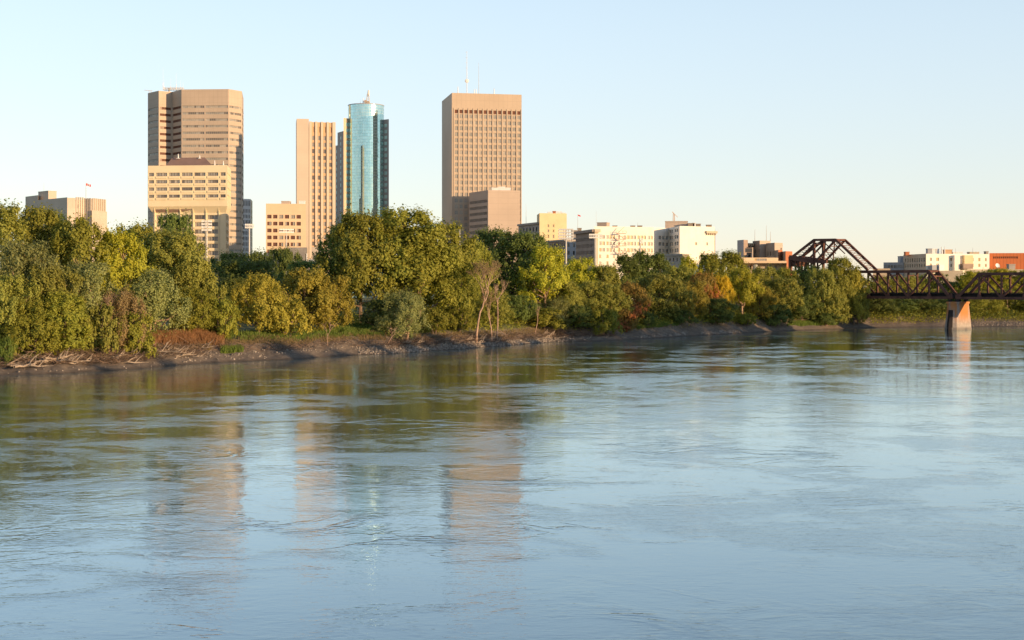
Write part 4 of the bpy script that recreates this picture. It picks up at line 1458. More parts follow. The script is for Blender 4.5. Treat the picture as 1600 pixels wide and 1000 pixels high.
def east_group():
    z0 = 4.5
    d = 705
    b = Building('low_building', 'long low blue-grey building with a window strip beyond the bridge', 1395, d + 5)
    A, B = pt(1380.5, d), pt(1412, d - 4)
    zt = zpx(410, d)
    Ln = dist(A, B)
    b.wall(A, B, z0, zt, M['greymetal'], even(Ln, 6, .8, .3, Ln - .2), zrows([(414.5, 419.5)], d), .3, (2, [M['g_mid'], M['g_dark'], M['g_beige']], M['greymetal'], .15))
    for P, Q in ((B, pt(1412, 730)), (pt(1412, 730), pt(1382, 730)), (pt(1382, 730), A)):
        b.wall(P, Q, z0, zt, M['greymetal'])
    b.roof([A, B, pt(1412, 730), pt(1382, 730)], zt - .3)
    x0, y0 = pt(1407, 708)
    b.part('stair_tower', (x0, y0, zt - .3), (x0 + 4, y0 + 5, zpx(400, 708)), M['greymetal'])
    b.done()

    d = 680
    b = Building('brick_building', 'buff stone building with arched-window side and bright cream front beyond bridge', 1480, d + 12)
    A, B, D = pt(1447, d), pt(1545.5, d + 8), pt(1411.5, d + 22)
    E = pt(1530, d + 40)
    zt = zpx(396.5, d)
    Ln = dist(D, A)
    rows = zrows([(403.3, 409.5), (412.2, 417.6)], d + 8)
    b.wall(D, A, z0, zt, M['buffstone'], even(Ln, 9, .42, 1.2, Ln - .8), rows, .35, (1, [M['g_dark'], M['g_mid']], M['frame'], .08))
    xs = [(1452.8, 1455.8), (1462.5, 1467), (1484.5, 1488), (1517.5, 1521), (1528, 1531.6), (1539, 1541.5)]
    b.wall(A, B, z0, zt, M['whitewall'], span(A, B, xs, 1447, 1545.5), zrows([(402.8, 408), (412, 417)], d + 3), .3, W_GOLD)
    b.wall(B, E, z0, zt, M['buffstone'])
    b.wall(E, D, z0, zt, M['buffstone'])
    b.roof([A, B, E, D], zt - .5)
    u = Vector((B[0] - A[0], B[1] - A[1], 0)).normalized()
    n = Vector((u.y, -u.x, 0))
    for xa, xb, y0_, y1_, mt, o in ((1487.5, 1496, 398.6, 423, 'whitewall', 2.2), (1503.5, 1517, 398.6, 419, 'yellowbrick', 1.8), (1498, 1513, 412, 420, 'brownbrick', 4.0), (1460, 1467.5, 414, 424, 'white', 4.5), (1450.5, 1459, 414.5, 424, 'greymetal', 3.5)):
        (s0, s1), = span(A, B, [(xa, xb)], 1447, 1545.5)
        p, q = Vector((*A, 0)) + u * s0, Vector((*A, 0)) + u * s1
        bb = [p + n * o, q + n * o, q - n * .2, p - n * .2]
        b.mb.hexa([b.L((k.x, k.y, zpx(y1_, d))) for k in bb], [b.L((k.x, k.y, zpx(y0_, d))) for k in bb], b.mi(M[mt]))
    for xa, xb, yt, mt in ((1449.5, 1456, 388.2, 'greymetal'), (1456.3, 1462, 388.5, 'white'), (1463, 1467.5, 388.6, 'white'), (1476, 1488, 389.8, 'orangebeige'), (1489, 1504, 393.6, 'white'),
                           (1514, 1530, 393.5, 'buffstone'), (1540.5, 1544.5, 392.5, 'greystone'), (1415, 1421, 393.3, 'redbrick')):
        x0, y0 = pt(xa, d + 14)
        x1, _ = pt(xb, d + 14)
        b.part('rooftop_unit', (x0, y0, zt - .5), (x1, y0 + 3, zpx(yt, d + 14)), M[mt])
    b.done()
    for x, yt, lab, r in ((1471.3, 385.8, 'pale flue pipe on the cream building roof, first of two', .45), (1476, 385.5, 'slimmer white flue pipe beside the pale one', .3),
                          (1493, 387.5, 'hair-thin aerial between the white rooftop units', .1), (1520, 387, 'thin white aerial over the long rooftop unit', .14)):
        mast('flue_pipe' if r > .2 else 'roof_antenna', x, d + 13, zt - .5, zpx(yt, d + 13), lab, 'chimney' if r > .2 else 'antenna', r=r)

    d = 696
    b = Building('hall', 'orange-brown ribbed metal hall at the eastern edge of the skyline', 1580, d + 10)
    A, B = pt(1546, d), pt(1640, d - 4)
    zt = zpx(395.5, d)
    Ln = dist(A, B)
    b.wall(A, B, z0, zt, M['corten'], span(A, B, [(1551.5, 1590.5)], 1546, 1640), zrows([(400.8, 404.4)], d), .25, (-.9, [M['louvre']], M['corten'], .3))
    for P, Q in ((B, pt(1640, d + 30)), (pt(1640, d + 30), pt(1546, d + 30)), (pt(1546, d + 30), A)):
        b.wall(P, Q, z0, zt, M['corten'])
    b.roof([A, B, pt(1640, d + 30), pt(1546, d + 30)], zt - .3)
    b.done()

    d = 600
    b = Building('low_building', 'low buff flat-roofed building between the bridge trusses', 1488, d + 5)
    A, B = pt(1462, d), pt(1504.5, d - 2)
    zt = zpx(423, d)
    b.wall(A, B, z0, zt, M['buffstone'], [(9.8, 11.0)], [(zt - 6, zt - 2)], .3, W_OLD)
    for P, Q in ((B, pt(1503, d + 14)), (pt(1503, d + 14), pt(1463, d + 14)), (pt(1463, d + 14), A)):
        b.wall(P, Q, z0, zt, M['buffstone'])
    b.roof([A, B, pt(1503, d + 14), pt(1463, d + 14)], zt - .2)
    b.done()
    b = Building('low_building', 'long low tan roofline behind the trees under the orange hall', 1560, d + 12)
    A, B = pt(1507, d + 10), pt(1640, d + 6)
    zt = zpx(421, d + 10)
    Ln = dist(A, B)
    b.wall(A, B, z0, zt, M['buffstone'], even(Ln, 8, .3), [(zt - 6, zt - 3)], .3, W_OLD)
    b.wall(B, pt(1640, d + 24), z0, zt, M['buffstone'])
    b.wall(pt(1508, d + 24), A, z0, zt, M['buffstone'])
    b.roof([A, B, pt(1640, d + 24), pt(1508, d + 24)], zt - .2)
    x0, y0 = pt(1576.5, d + 13)
    x1, _ = pt(1586.5, d + 13)
    o = b.part('roof_hut', (x0, y0, zt - .2), (x1, y0 + 3, zpx(412.5, d + 13)), M['greystone'])
    b.done()
    t = empty('satellite_dish', (*pt(1558, d + 13), zt - .2), 'white satellite dish on the low roof before the orange hall', 'satellite dish')
    m = MB()
    m.tube([(0, 0, 0), (0, 0, 1.6)], [.2, .2], 6)
    m.build('post', M['galv'], t)
    m = MB()
    prev = None
    aim = Vector((.25, -.85, .4)).normalized()
    sx = aim.cross(Vector((0, 0, 1))).normalized()
    sy = sx.cross(aim)
    for q in range(6):
        r_ = 1.05 * q / 5 + .01
        dp = aim * (r_ * r_ * .35) + Vector((0, -.2, 1.75))
        ring = [dp + sx * math.cos(k * .3927) * r_ + sy * math.sin(k * .3927) * r_ for k in range(16)]
        if prev:
            for k in range(16):
                m.face([prev[k], prev[(k + 1) % 16], ring[(k + 1) % 16], ring[k]])
        prev = ring
    m.build('reflector', M['white'], t)
    b = Building('low_building', 'small cream flat roof peeping over trees beside the bascule legs', 1378, 590)
    A, B = pt(1364, 590), pt(1391, 588)
    zt = zpx(419.5, 590)
    Ln = dist(A, B)
    b.wall(A, B, z0, zt, M['cream_panel'], even(Ln, 3, .3), [(zt - 5, zt - 3)], .3, W_OLD)
    b.wall(B, pt(1390, 604), z0, zt, M['cream_panel'])
    b.wall(pt(1365, 604), A, z0, zt, M['cream_panel'])
    b.roof([A, B, pt(1390, 604), pt(1365, 604)], zt - .2)
    b.done()
east_group()

# ------------------------------------------------------------------ floodlight masts of the ball park
def floodlight(x, d, ytop, w, nx, ny, label, rz=0.0):
    t = empty('floodlight_mast', (*pt(x, d), 5.0), label, 'floodlight', 'ball park floodlights')
    top = zpx(ytop, d) - 5.0
    W = w / FPX * d
    m = MB()
    m.tube([(0, 0, 0), (0, 0, top * .5), (0, 0, top)], [.42, .34, .26], 8)
    m.build('pole', M['galv'], t)
    hgt = ny * 1.15
    m = MB()
    for j in range(ny):
        z = top - j * 1.15
        m.bar((-W / 2, -.35, z), (W / 2, -.35, z), .16)
    for x_ in (-W / 2, -W / 6, W / 6, W / 2):
        m.bar((x_, -.25, top), (x_, -.25, top - (ny - 1) * 1.15), .14)
    rack = m.build('rack', M['galv'], t)
    me = None
    for j in range(ny):
        for i in range(nx):
            if me is None:
                k = MB()
                k.tube([(0, .1, 0), (0, -.25, 0), (0, -.5, -.08)], [.16, .3, .42], 8)
                me = k.mesh('floodlight', M['lamp'])
            link('floodlight', me, rack, (-W / 2 + W * (i + .5) / nx, -.4, top - j * 1.15))
    t.rotation_euler.z = rz
floodlight(323, 560, 345.5, 15, 7, 4, 'square floodlight rack on a pole before the cream block', .2)
floodlight(389.5, 600, 351, 13, 7, 2, 'small floodlight rack on a pole before the white finned block', .3)
floodlight(447.5, 640, 358.5, 23, 9, 2, 'wide two-row floodlight rack before the pale cream block', .3)
floodlight(781, 640, 360.5, 21, 9, 2, 'wide floodlight rack low over trees before blank-fronted block', .1)
floodlight(884.5, 560, 358.5, 23, 9, 4, 'big see-through floodlight rack before the yellow brick tower', -.1)
floodlight(930.5, 590, 366.5, 21, 8, 2, 'two-row floodlight rack at the brown and white building corner', .1)
floodlight(1000.5, 560, 374, 6, 3, 2, 'smallest floodlight rack on a thin pole before white windows', .6)
mast('light_pole', 718.5, 640, 5, zpx(353, 640), 'short pale pole over the treetops below the tan tower', 'pole', r=.3)

# ------------------------------------------------------------------ railway bridge
BO = Vector((137.0, 441.0, 0))                     # pier centre line, front truss
BU = Vector((-math.cos(R(45)), math.sin(R(45)), 0))  # along the bridge, towards the far bank
BN = Vector((math.sin(R(45)), math.cos(R(45)), 0))   # across it, away from the camera
BW = 5.6

def bp(s, z, w=0.0):
    p = BO + BU * s + BN * w
    return Vector((p.x, p.y, z))

def truss_span(label, s0, sgn, panels, zb, zt):
    """panel points from the pier outwards; end post over the first panel"""
    t = empty('truss_span', bp(s0, 8.6, BW / 2), label, 'bridge', 'truss spans of the railway bridge')
    org = t.location
    P = lambda s, z, w: bp(s0 + sgn * s, z, w) - org
    pl = 7.2
    end = panels * pl
    for w in (0.0, BW):
        m = MB()
        m.bar(P(pl, zt, w), P(end, zt, w), .75, .85)
        m.build('top_chord', M['steel'], t)
        m = MB()
        m.bar(P(0, zb, w), P(end, zb, w), .65, .8)
        m.bar(P(0, zb + .36, w), P(end, zb + .36, w), .62, .08)
        for k in range(panels):   # gusset plates
            c = P(k * pl, zb + .45, w)
            ax = BU * .8 * sgn
            m.hexa([c + ax - BN * .2 - Vector((0, 0, .7)), c + ax + BN * .2 - Vector((0, 0, .7)), c - ax + BN * .2 - Vector((0, 0, .7)), c - ax - BN * .2 - Vector((0, 0, .7))],
                   [c + ax * .6 - BN * .2 + Vector((0, 0, .7)), c + ax * .6 + BN * .2 + Vector((0, 0, .7)), c - ax * .6 + BN * .2 + Vector((0, 0, .7)), c - ax * .6 - BN * .2 + Vector((0, 0, .7))])
        m.build('bottom_chord', M['steel'], t)
        m = MB()
        m.bar(P(0, zb, w), P(pl, zt, w), .7, .8)
        m.build('end_post', M['steel'], t)
        for k in range(1, panels + 1):
            m = MB()
            m.bar(P(k * pl, zb, w), P(k * pl, zt, w), .5, .55)
            m.build('vertical', M['steel'], t)
        # diagonals: down from the second top joint, then a W pattern
        pat = [(1, 0, 2)] if False else []
        pairs = []
        if sgn > 0:
            pairs = [(1, 2, True)] + [(k, k + 1, False) for k in range(2, panels)]
        else:
            pairs = [(1, 2, True), (2, 3, False), (3, 4, True), (4, 5, False), (5, 6, True)][:panels - 1]
        for a, b, down in pairs:
            m = MB()
            m.bar(P(a * pl, zt if down else zb, w), P(b * pl, zb if down else zt, w), .45, .5)
            m.build('diagonal', M['steel'], t)
    m = MB()                                     # floor beams, stringers and ties
    for k in range(panels + 1):
        m.bar(P(k * pl, zb + .5, 0.3), P(k * pl, zb + .5, BW - .3), .4, 1.0)
    for w in (1.6, BW - 1.6):
        m.bar(P(0, zb + .7, w), P(end, zb + .7, w), .35, 1.0)
    m.build('floor_system', M['steel_dark'], t)
    m = MB()
    for k in range(int(end / .55)):
        m.bar(P(k * .55 + .2, zb + 1.3, .5), P(k * .55 + .2, zb + 1.3, BW - .5), .26, .26)
    for w in (2.1, BW - 2.1):
        m.bar(P(0, zb + 1.5, w), P(end, zb + 1.5, w), .1, .16)
    m.build('rail_deck', M['steel_dark'], t)
    m = MB()                                     # walkway handrail
    for w in (.7, BW - .7):
        for z in (1.75, 2.3):
            m.bar(P(0, zb + z, w), P(end, zb + z, w), .06)
        for k in range(int(end / 2.4)):
            m.bar(P(k * 2.4 + .5, zb + 1.2, w), P(k * 2.4 + .5, zb + 2.3, w), .07)
    m.build('handrail', M['steel'], t)
    m = MB()                                     # portal and sway bracing across the top
    m.bar(P(pl, zt, 0), P(pl, zt, BW), .4, .5)
    m.bar(P(pl - 1.4, zt - 1.6, 0), P(pl - 1.4, zt - 1.6, BW), .3, .4)
    for k in range(1, panels):
        m.bar(P(k * pl, zt, 0), P((k + 1) * pl, zt, BW), .16)
        m.bar(P(k * pl, zt, BW), P((k + 1) * pl, zt, 0), .16)
        m.bar(P((k + 1) * pl, zt - .1, 0), P((k + 1) * pl, zt - .1, BW), .3, .5)
        m.bar(P((k + 1) * pl, zt - 1.3, 0), P((k + 1) * pl, zt - 1.3, BW), .2, .3)
    m.build('top_bracing', M['steel'], t)
    return t

truss_span('rusty truss span from the concrete pier back to the wooded bank', 1.2, 1, 9, 9.95, 18.3)
truss_span('rusty truss span running out of the picture beyond the pier', -1.2, -1, 6, 9.9, 17.3)

def bascule():
    t = empty('bascule_tower', bp(45, 9.5, BW / 2), 'rusty steel bascule tower peaking above the trees beside the truss bridge', 'bridge tower')
    org = t.location
    dd = lambda px: None
    def on(px, py, w=0.0):
        """the point of the front (w = 0) or rear frame that stands at this place along the bridge"""
        q = (px - 800.0) / FPX
        s = (BO.x - q * BO.y) / (q * BU.y - BU.x)
        p = BO + BU * s
        z = zpx(py, p.y)
        return bp(s, z, w) - org
    TL, TR, RB, LE = (1272, 375), (1306, 374.5), (1356, 422), (1234.5, 404)
    for w in (0.0, BW):
        for nm, a, b, th in (('main_leg', TR, RB, .75), ('back_leg', TL, LE, .75), ('top_chord', TL, TR, .8), ('post', TL, (1272, 421), .8),
                             ('diagonal', TR, (1272, 411), .65), ('diagonal', (1272, 381), (1251, 402.5), .55), ('girder', (1234.5, 402.5), (1272, 408), 1.6),
                             ('girder', (1272, 408), (1292, 409), 1.1), ('end_post', (1234.5, 401), (1234.5, 424), .9), ('post', (1243, 405), (1243, 425), .5),
                             ('post', (1253, 406), (1253, 425), .5), ('post', (1263, 407), (1263, 425), .5), ('diagonal', (1234.5, 406), (1253, 424), .35), ('diagonal', (1272, 410), (1253, 424), .35),
                             ('bottom_chord', (1232, 424), (1357, 424), .7)):
            m = MB()
            m.bar(on(*a, w), on(*b, w), th * .85, th)
            m.build(nm, M['steel'], t)
    for px, py in ((1272, 375), (1306, 374.5), (1272, 381), (1251, 402), (1234.5, 402.5)):
        m = MB()
        m.bar(on(px, py, -.1), on(px, py, BW + .1), .45, .6)
        m.build('cross_strut', M['steel'], t)
    def lerp(a, b, f):
        return (a[0] + (b[0] - a[0]) * f, a[1] + (b[1] - a[1]) * f)
    m = MB()                                     # lacing between the paired legs
    for a, b, n in ((TR, RB, 6), (TL, LE, 4), (TR, (1272, 411), 4)):
        for i in range(n):
            f0, f1 = (i + .15) / n, (i + 1.1) / n
            f1 = min(1, f1)
            m.bar(on(*lerp(a, b, f0), 0), on(*lerp(a, b, f1), BW), .12)
            m.bar(on(*lerp(a, b, f0), BW), on(*lerp(a, b, f1), 0), .12)
            if i:
                m.bar(on(*lerp(a, b, f0), 0), on(*lerp(a, b, f0), BW), .22)
    m.bar(on(*TL, 0), on(*TR, BW), .14)
    m.bar(on(*TL, BW), on(*TR, 0), .14)
    m.build('lacing', M['steel'], t)
    m = MB()                                     # the two legs of each frame stand on lattice stays
    for w in (0.0, BW):
        m.bar(on(1290, 376, w), on(1286, 420, w), .3)
        m.bar(on(1285, 376, w), on(1306, 396, w), .28)
        m.bar(on(1277, 392, w), on(1288, 408, w), .2)
    m.build('stay', M['steel'], t)
    m = MB()
    m.bar(on(1241, 409, .4), on(1241, 409, BW - .4), 3.6, 3.2)
    m.build('counterweight', M['steel'], t)
bascule()

def pier():
    c = bp(0, 0, BW / 2)
    t = empty('bridge_pier', c, 'battered concrete pier standing in the river, streaked orange with rust', 'bridge pier')
    m = MB()
    lay = [(-1.5, 2.1, 4.9, 1.4), (0.0, 2.05, 4.8, 1.35), (.8, 2.0, 4.7, 1.3), (7.6, 1.6, 3.9, .9), (8.15, 1.6, 3.9, .9)]
    rings = []
    for z, a, bl, nose in lay:
        rings.append([Vector((0, 0, z)) + BU * u + BN * v for u, v in ((-a, -bl), (0, -bl - nose), (a, -bl), (a, bl), (0, bl + nose * .6), (-a, bl))])
    for r0, r1 in zip(rings, rings[1:]):
        for i in range(6):
            j = (i + 1) % 6
            m.face([r0[j], r0[i], r1[i], r1[j]])
    m.face(list(reversed(rings[-1])))
    m.build('shaft', M['pier'], t)
    m = MB()
    k = [Vector((0, 0, 0)) + BU * u + BN * v for u, v in ((-1.75, -4.3), (1.75, -4.3), (1.75, 4.1), (-1.75, 4.1))]
    m.hexa([Vector((*p[:2], 8.15)) for p in k], [Vector((*p[:2], 8.75)) for p in k])
    m.build('cap', M['pier'], t)
    m = MB()                                     # added dark plates on the upstream nose, painting in its shaded side
    for (z0, a0, n0), (z1, a1, n1) in zip([(-1.0, 4.85, 1.38), (.8, 4.7, 1.3)], [(.8, 4.7, 1.3), (6.2, 4.06, .98)]):
        for s in (-1, 1):
            p = [Vector((0, 0, z0)) - BN * (a0 + n0 + .12), Vector((0, 0, z0)) - BN * (a0 + n0 * .55 + .1) + BU * s * 1.0, Vector((0, 0, z1)) - BN * (a1 + n1 * .55 + .1) + BU * s * .75, Vector((0, 0, z1)) - BN * (a1 + n1 + .12)]
            m.face(p)
    m.build('nose_shade', M['steel_dark'], t)
    for w in (0.0, BW):
        for s in (-1.2, 1.2):
            m = MB()
            q = BU * s + BN * (w - BW / 2)
            m.box((q.x - .5, q.y - .5, 8.75), (q.x + .5, q.y + .5, 9.5))
            m.build('bearing', M['steel_dark'], t)
pier()

# ------------------------------------------------------------------ trees
def leaf_mesh(name, centers, radii, per, size, rng, mat, flat=0.0, stretch=1.25, outward=None):
    """leaf sprays: many folded leaf-sized faces round each clump centre"""
    nC = len(centers)
    N = nC * per
    c = np.repeat(centers, per, 0)
    rr = np.repeat(radii, per)[:, None]
    d = rng.normal(size=(N, 3))
    d /= np.linalg.norm(d, axis=1)[:, None] + 1e-9
    rad = np.minimum(1.2, np.abs(rng.normal(size=(N, 1))) * .58)
    p = c + d * rad * rr * np.array([1, 1, stretch])
    out = 0.0
    if outward is not None:
        out = p - outward
        out = out / (np.linalg.norm(out, axis=1)[:, None] + 1e-9) * 0.75
    nrm = d * 0.75 + out + rng.normal(size=(N, 3)) * 0.45 + np.array([0, 0, 0.2])
    nrm /= np.linalg.norm(nrm, axis=1)[:, None]
    a = np.cross(nrm, rng.normal(size=(N, 3)))
    a /= np.linalg.norm(a, axis=1)[:, None] + 1e-9
    b = np.cross(nrm, a)
    s = size * (0.6 + 0.8 * rng.random((N, 1)))
    v = np.stack([p + a * s, p + b * s * 0.62 + nrm * s * .12, p - a * s, p - b * s * 0.62 + nrm * s * .12], 1).reshape(-1, 3)
    return v

def quads_to_mesh(name, v, mat):
    n = len(v) // 4
    me = bpy.data.meshes.new(name)
    me.vertices.add(len(v))
    me.vertices.foreach_set('co', v.astype(np.float32).ravel())
    me.loops.add(len(v))
    me.loops.foreach_set('vertex_index', np.arange(len(v), dtype=np.int32))
    me.polygons.add(n)
    me.polygons.foreach_set('loop_start', np.arange(0, len(v), 4, dtype=np.int32))
    me.polygons.foreach_set('loop_total', np.full(n, 4, dtype=np.int32))
    me.update(calc_edges=True)
    me.materials.append(mat)
    return me

def crown(name, H, W, base, lobes, per_lobe, per, size, clump, seed, top_narrow=0.5, droop=0.0, stretch=1.25, fill=0.35):
    """lobes (limb ends with their own rounded head) spread up the trunk, clumps on each lobe, leaves round each clump"""
    rng = np.random.default_rng(seed)
    cs, rs = [], []
    hb = base * H
    limbs = []
    for i in range(lobes):
        f = (i + 0.5) / lobes
        h = hb + (H - hb) * min(.93, max(.06, 0.1 + 0.8 * f + rng.uniform(-.07, .07)))
        prof = math.sin(math.pi * min(1, 0.25 + 0.62 * f)) ** 0.7 * (1 - (1 - top_narrow) * max(0, f - .5) * 2 * .6)
        ang = i * 2.399 + rng.uniform(-.5, .5)
        lr = W * (0.13 + 0.17 * rng.random()) * (1 if f < .8 else .85)
        rad = max(0, W / 2 * prof - lr * .75) * (0.6 + .65 * rng.random())
        c = np.array([math.cos(ang) * rad, math.sin(ang) * rad, h])
        limbs.append(c)
        for k in range(per_lobe):
            d = rng.normal(size=3)
            d /= np.linalg.norm(d)
            if k > per_lobe * fill:
                d[2] = abs(d[2]) * .9 - .3 + 0.0
                o = np.array([math.cos(ang), math.sin(ang), 0.25])
                d = d + o * .55
                d /= np.linalg.norm(d)
                q = .75 + .35 * rng.random() + (.16 * rng.random() if rng.random() < .2 else 0)
            else:
                q = rng.random() ** .5 * .8
            zz = 1.15 if droop == 0 else 1.5
            p = c + d * lr * q * np.array([1, 1, zz])
            if droop and d[2] < 0:
                p[2] -= droop * rng.random()
            p[2] = min(max(p[2], hb * .8 + .3), H - clump * .9)
            cs.append(p)
            rs.append(clump * (0.65 + .7 * rng.random()))
    # inner filling so that the trunk side is not a hole
    for k in range(int(lobes * 1.5)):
        h = hb + (H - hb) * (0.15 + .65 * rng.random())
        a = rng.random() * 6.28
        q = rng.random() * W * .22
        cs.append(np.array([math.cos(a) * q, math.sin(a) * q, h]))
        rs.append(clump * 1.4)
    v = leaf_mesh(name, np.array(cs), np.array(rs), per, size, rng, None, stretch=stretch, outward=np.array([0, 0, H * (base + (1 - base) * .35)]))
    return quads_to_mesh(name, v, M['green']), limbs

def trunk_mesh(name, H, W, base, limbs, seed, stems=1, r0=None):
    r = random.Random(seed)
    m = MB()
    r0 = r0 or H * .018 + .06
    for s in range(stems):
        ox = 0 if stems == 1 else math.cos(s * 6.28 / stems) * W * .05
        oy = 0 if stems == 1 else math.sin(s * 6.28 / stems) * W * .05
        lean = (r.uniform(-.05, .05) * W + ox * 3, r.uniform(-.05, .05) * W + oy * 3)
        P = lambda f: Vector((ox + lean[0] * f, oy + lean[1] * f, H * .85 * f))
        k = 6
        m.tube([P(0) - Vector((0, 0, .6))] + [P(i / k) + Vector((r.uniform(-.1, .1), r.uniform(-.1, .1), 0)) * (i > 0) * H * .05 for i in range(0, k + 1)],
               [r0 * 1.5] + [r0 * (1.25 if i == 0 else 1 - .85 * i / k) for i in range(0, k + 1)], 8)
        for j, c in enumerate(limbs):
            if j % stems != s:
                continue
            c = Vector(c)
            f0 = max(.12, min(.8, (c.z * .62) / (H * .85)))
            a = P(f0)
            mid = a.lerp(c, .5) + Vector((r.uniform(-.3, .3), r.uniform(-.3, .3), -.04 * H))
            m.tube([a, mid, c], [r0 * .7 * (1.1 - f0), r0 * .48 * (1.1 - f0), .06], 5)
            for q in range(2):
                e = c + Vector((r.uniform(-1, 1), r.uniform(-1, 1), r.uniform(.2, 1))) * W * .12
                m.tube([mid.lerp(c, .5), e], [r0 * .16, .03], 4)
    return m.mesh(name, M['bark'])

KIND = {}
def make_kind(key, H, W, base, lobes, per_lobe, per, size, clump, seeds, **kw):
    st = kw.pop('stems', 1)
    KIND[key] = []
    for s in seeds:
        cm, limbs = crown(key + '_crown', H, W, base, lobes, per_lobe, per, size, clump, s, **kw)
        KIND[key].append((cm, trunk_mesh(key + '_trunk', H, W, base, limbs, s, st), H, W))

make_kind('cottonwood', 20, 15, .2, 17, 20, 74, .25, 1.15, (11, 12, 13, 14), stretch=1.4, fill=.15)
make_kind('poplar', 19, 9.5, .12, 14, 17, 74, .24, 1.05, (21, 22, 23), top_narrow=.35, stretch=1.6, fill=.15)
make_kind('ash', 12, 11, .06, 19, 17, 74, .18, .78, (31, 32, 33, 34, 35), fill=.2)
make_kind('willow', 10, 10, .04, 15, 18, 80, .14, .85, (41, 42, 43), stretch=1.5, droop=1.0, stems=2)
make_kind('shrub', 5, 6, .02, 11, 13, 60, .15, .5, (51, 52, 53), stems=3, fill=.3)

def tree(kind, px, top, wpx, off, mat, label, var=None, name=None, trunk='bark', ybase=None):
    d = shore(px) + off
    zg = ground_z(px, off) - .1
    H = zpx(top, d) - zg
    W = wpx / FPX * d
    vs = KIND[kind]
    cm, tm, H0, W0 = vs[rnd.randrange(len(vs)) if var is None else var % len(vs)]
    nm = name or {'cottonwood': 'cottonwood_tree', 'poplar': 'poplar_tree', 'ash': 'ash_tree', 'willow': 'willow_tree', 'shrub': 'shrub'}[kind]
    t = empty(nm, (*pt(px, d), zg), label, 'shrub' if kind == 'shrub' else 'tree')
    t['group'] = 'shrubs along the river bank' if kind == 'shrub' else 'trees along the river bank'
    sx = W / W0 * 1.06
    t.scale = (sx, sx, H / H0 * 1.02)
    rz = rnd.uniform(0, 6.28)
    link('crown', cm, t, rz=rz, mat=M[mat])
    link('trunk', tm, t, rz=rz, mat=M[trunk])
    return t

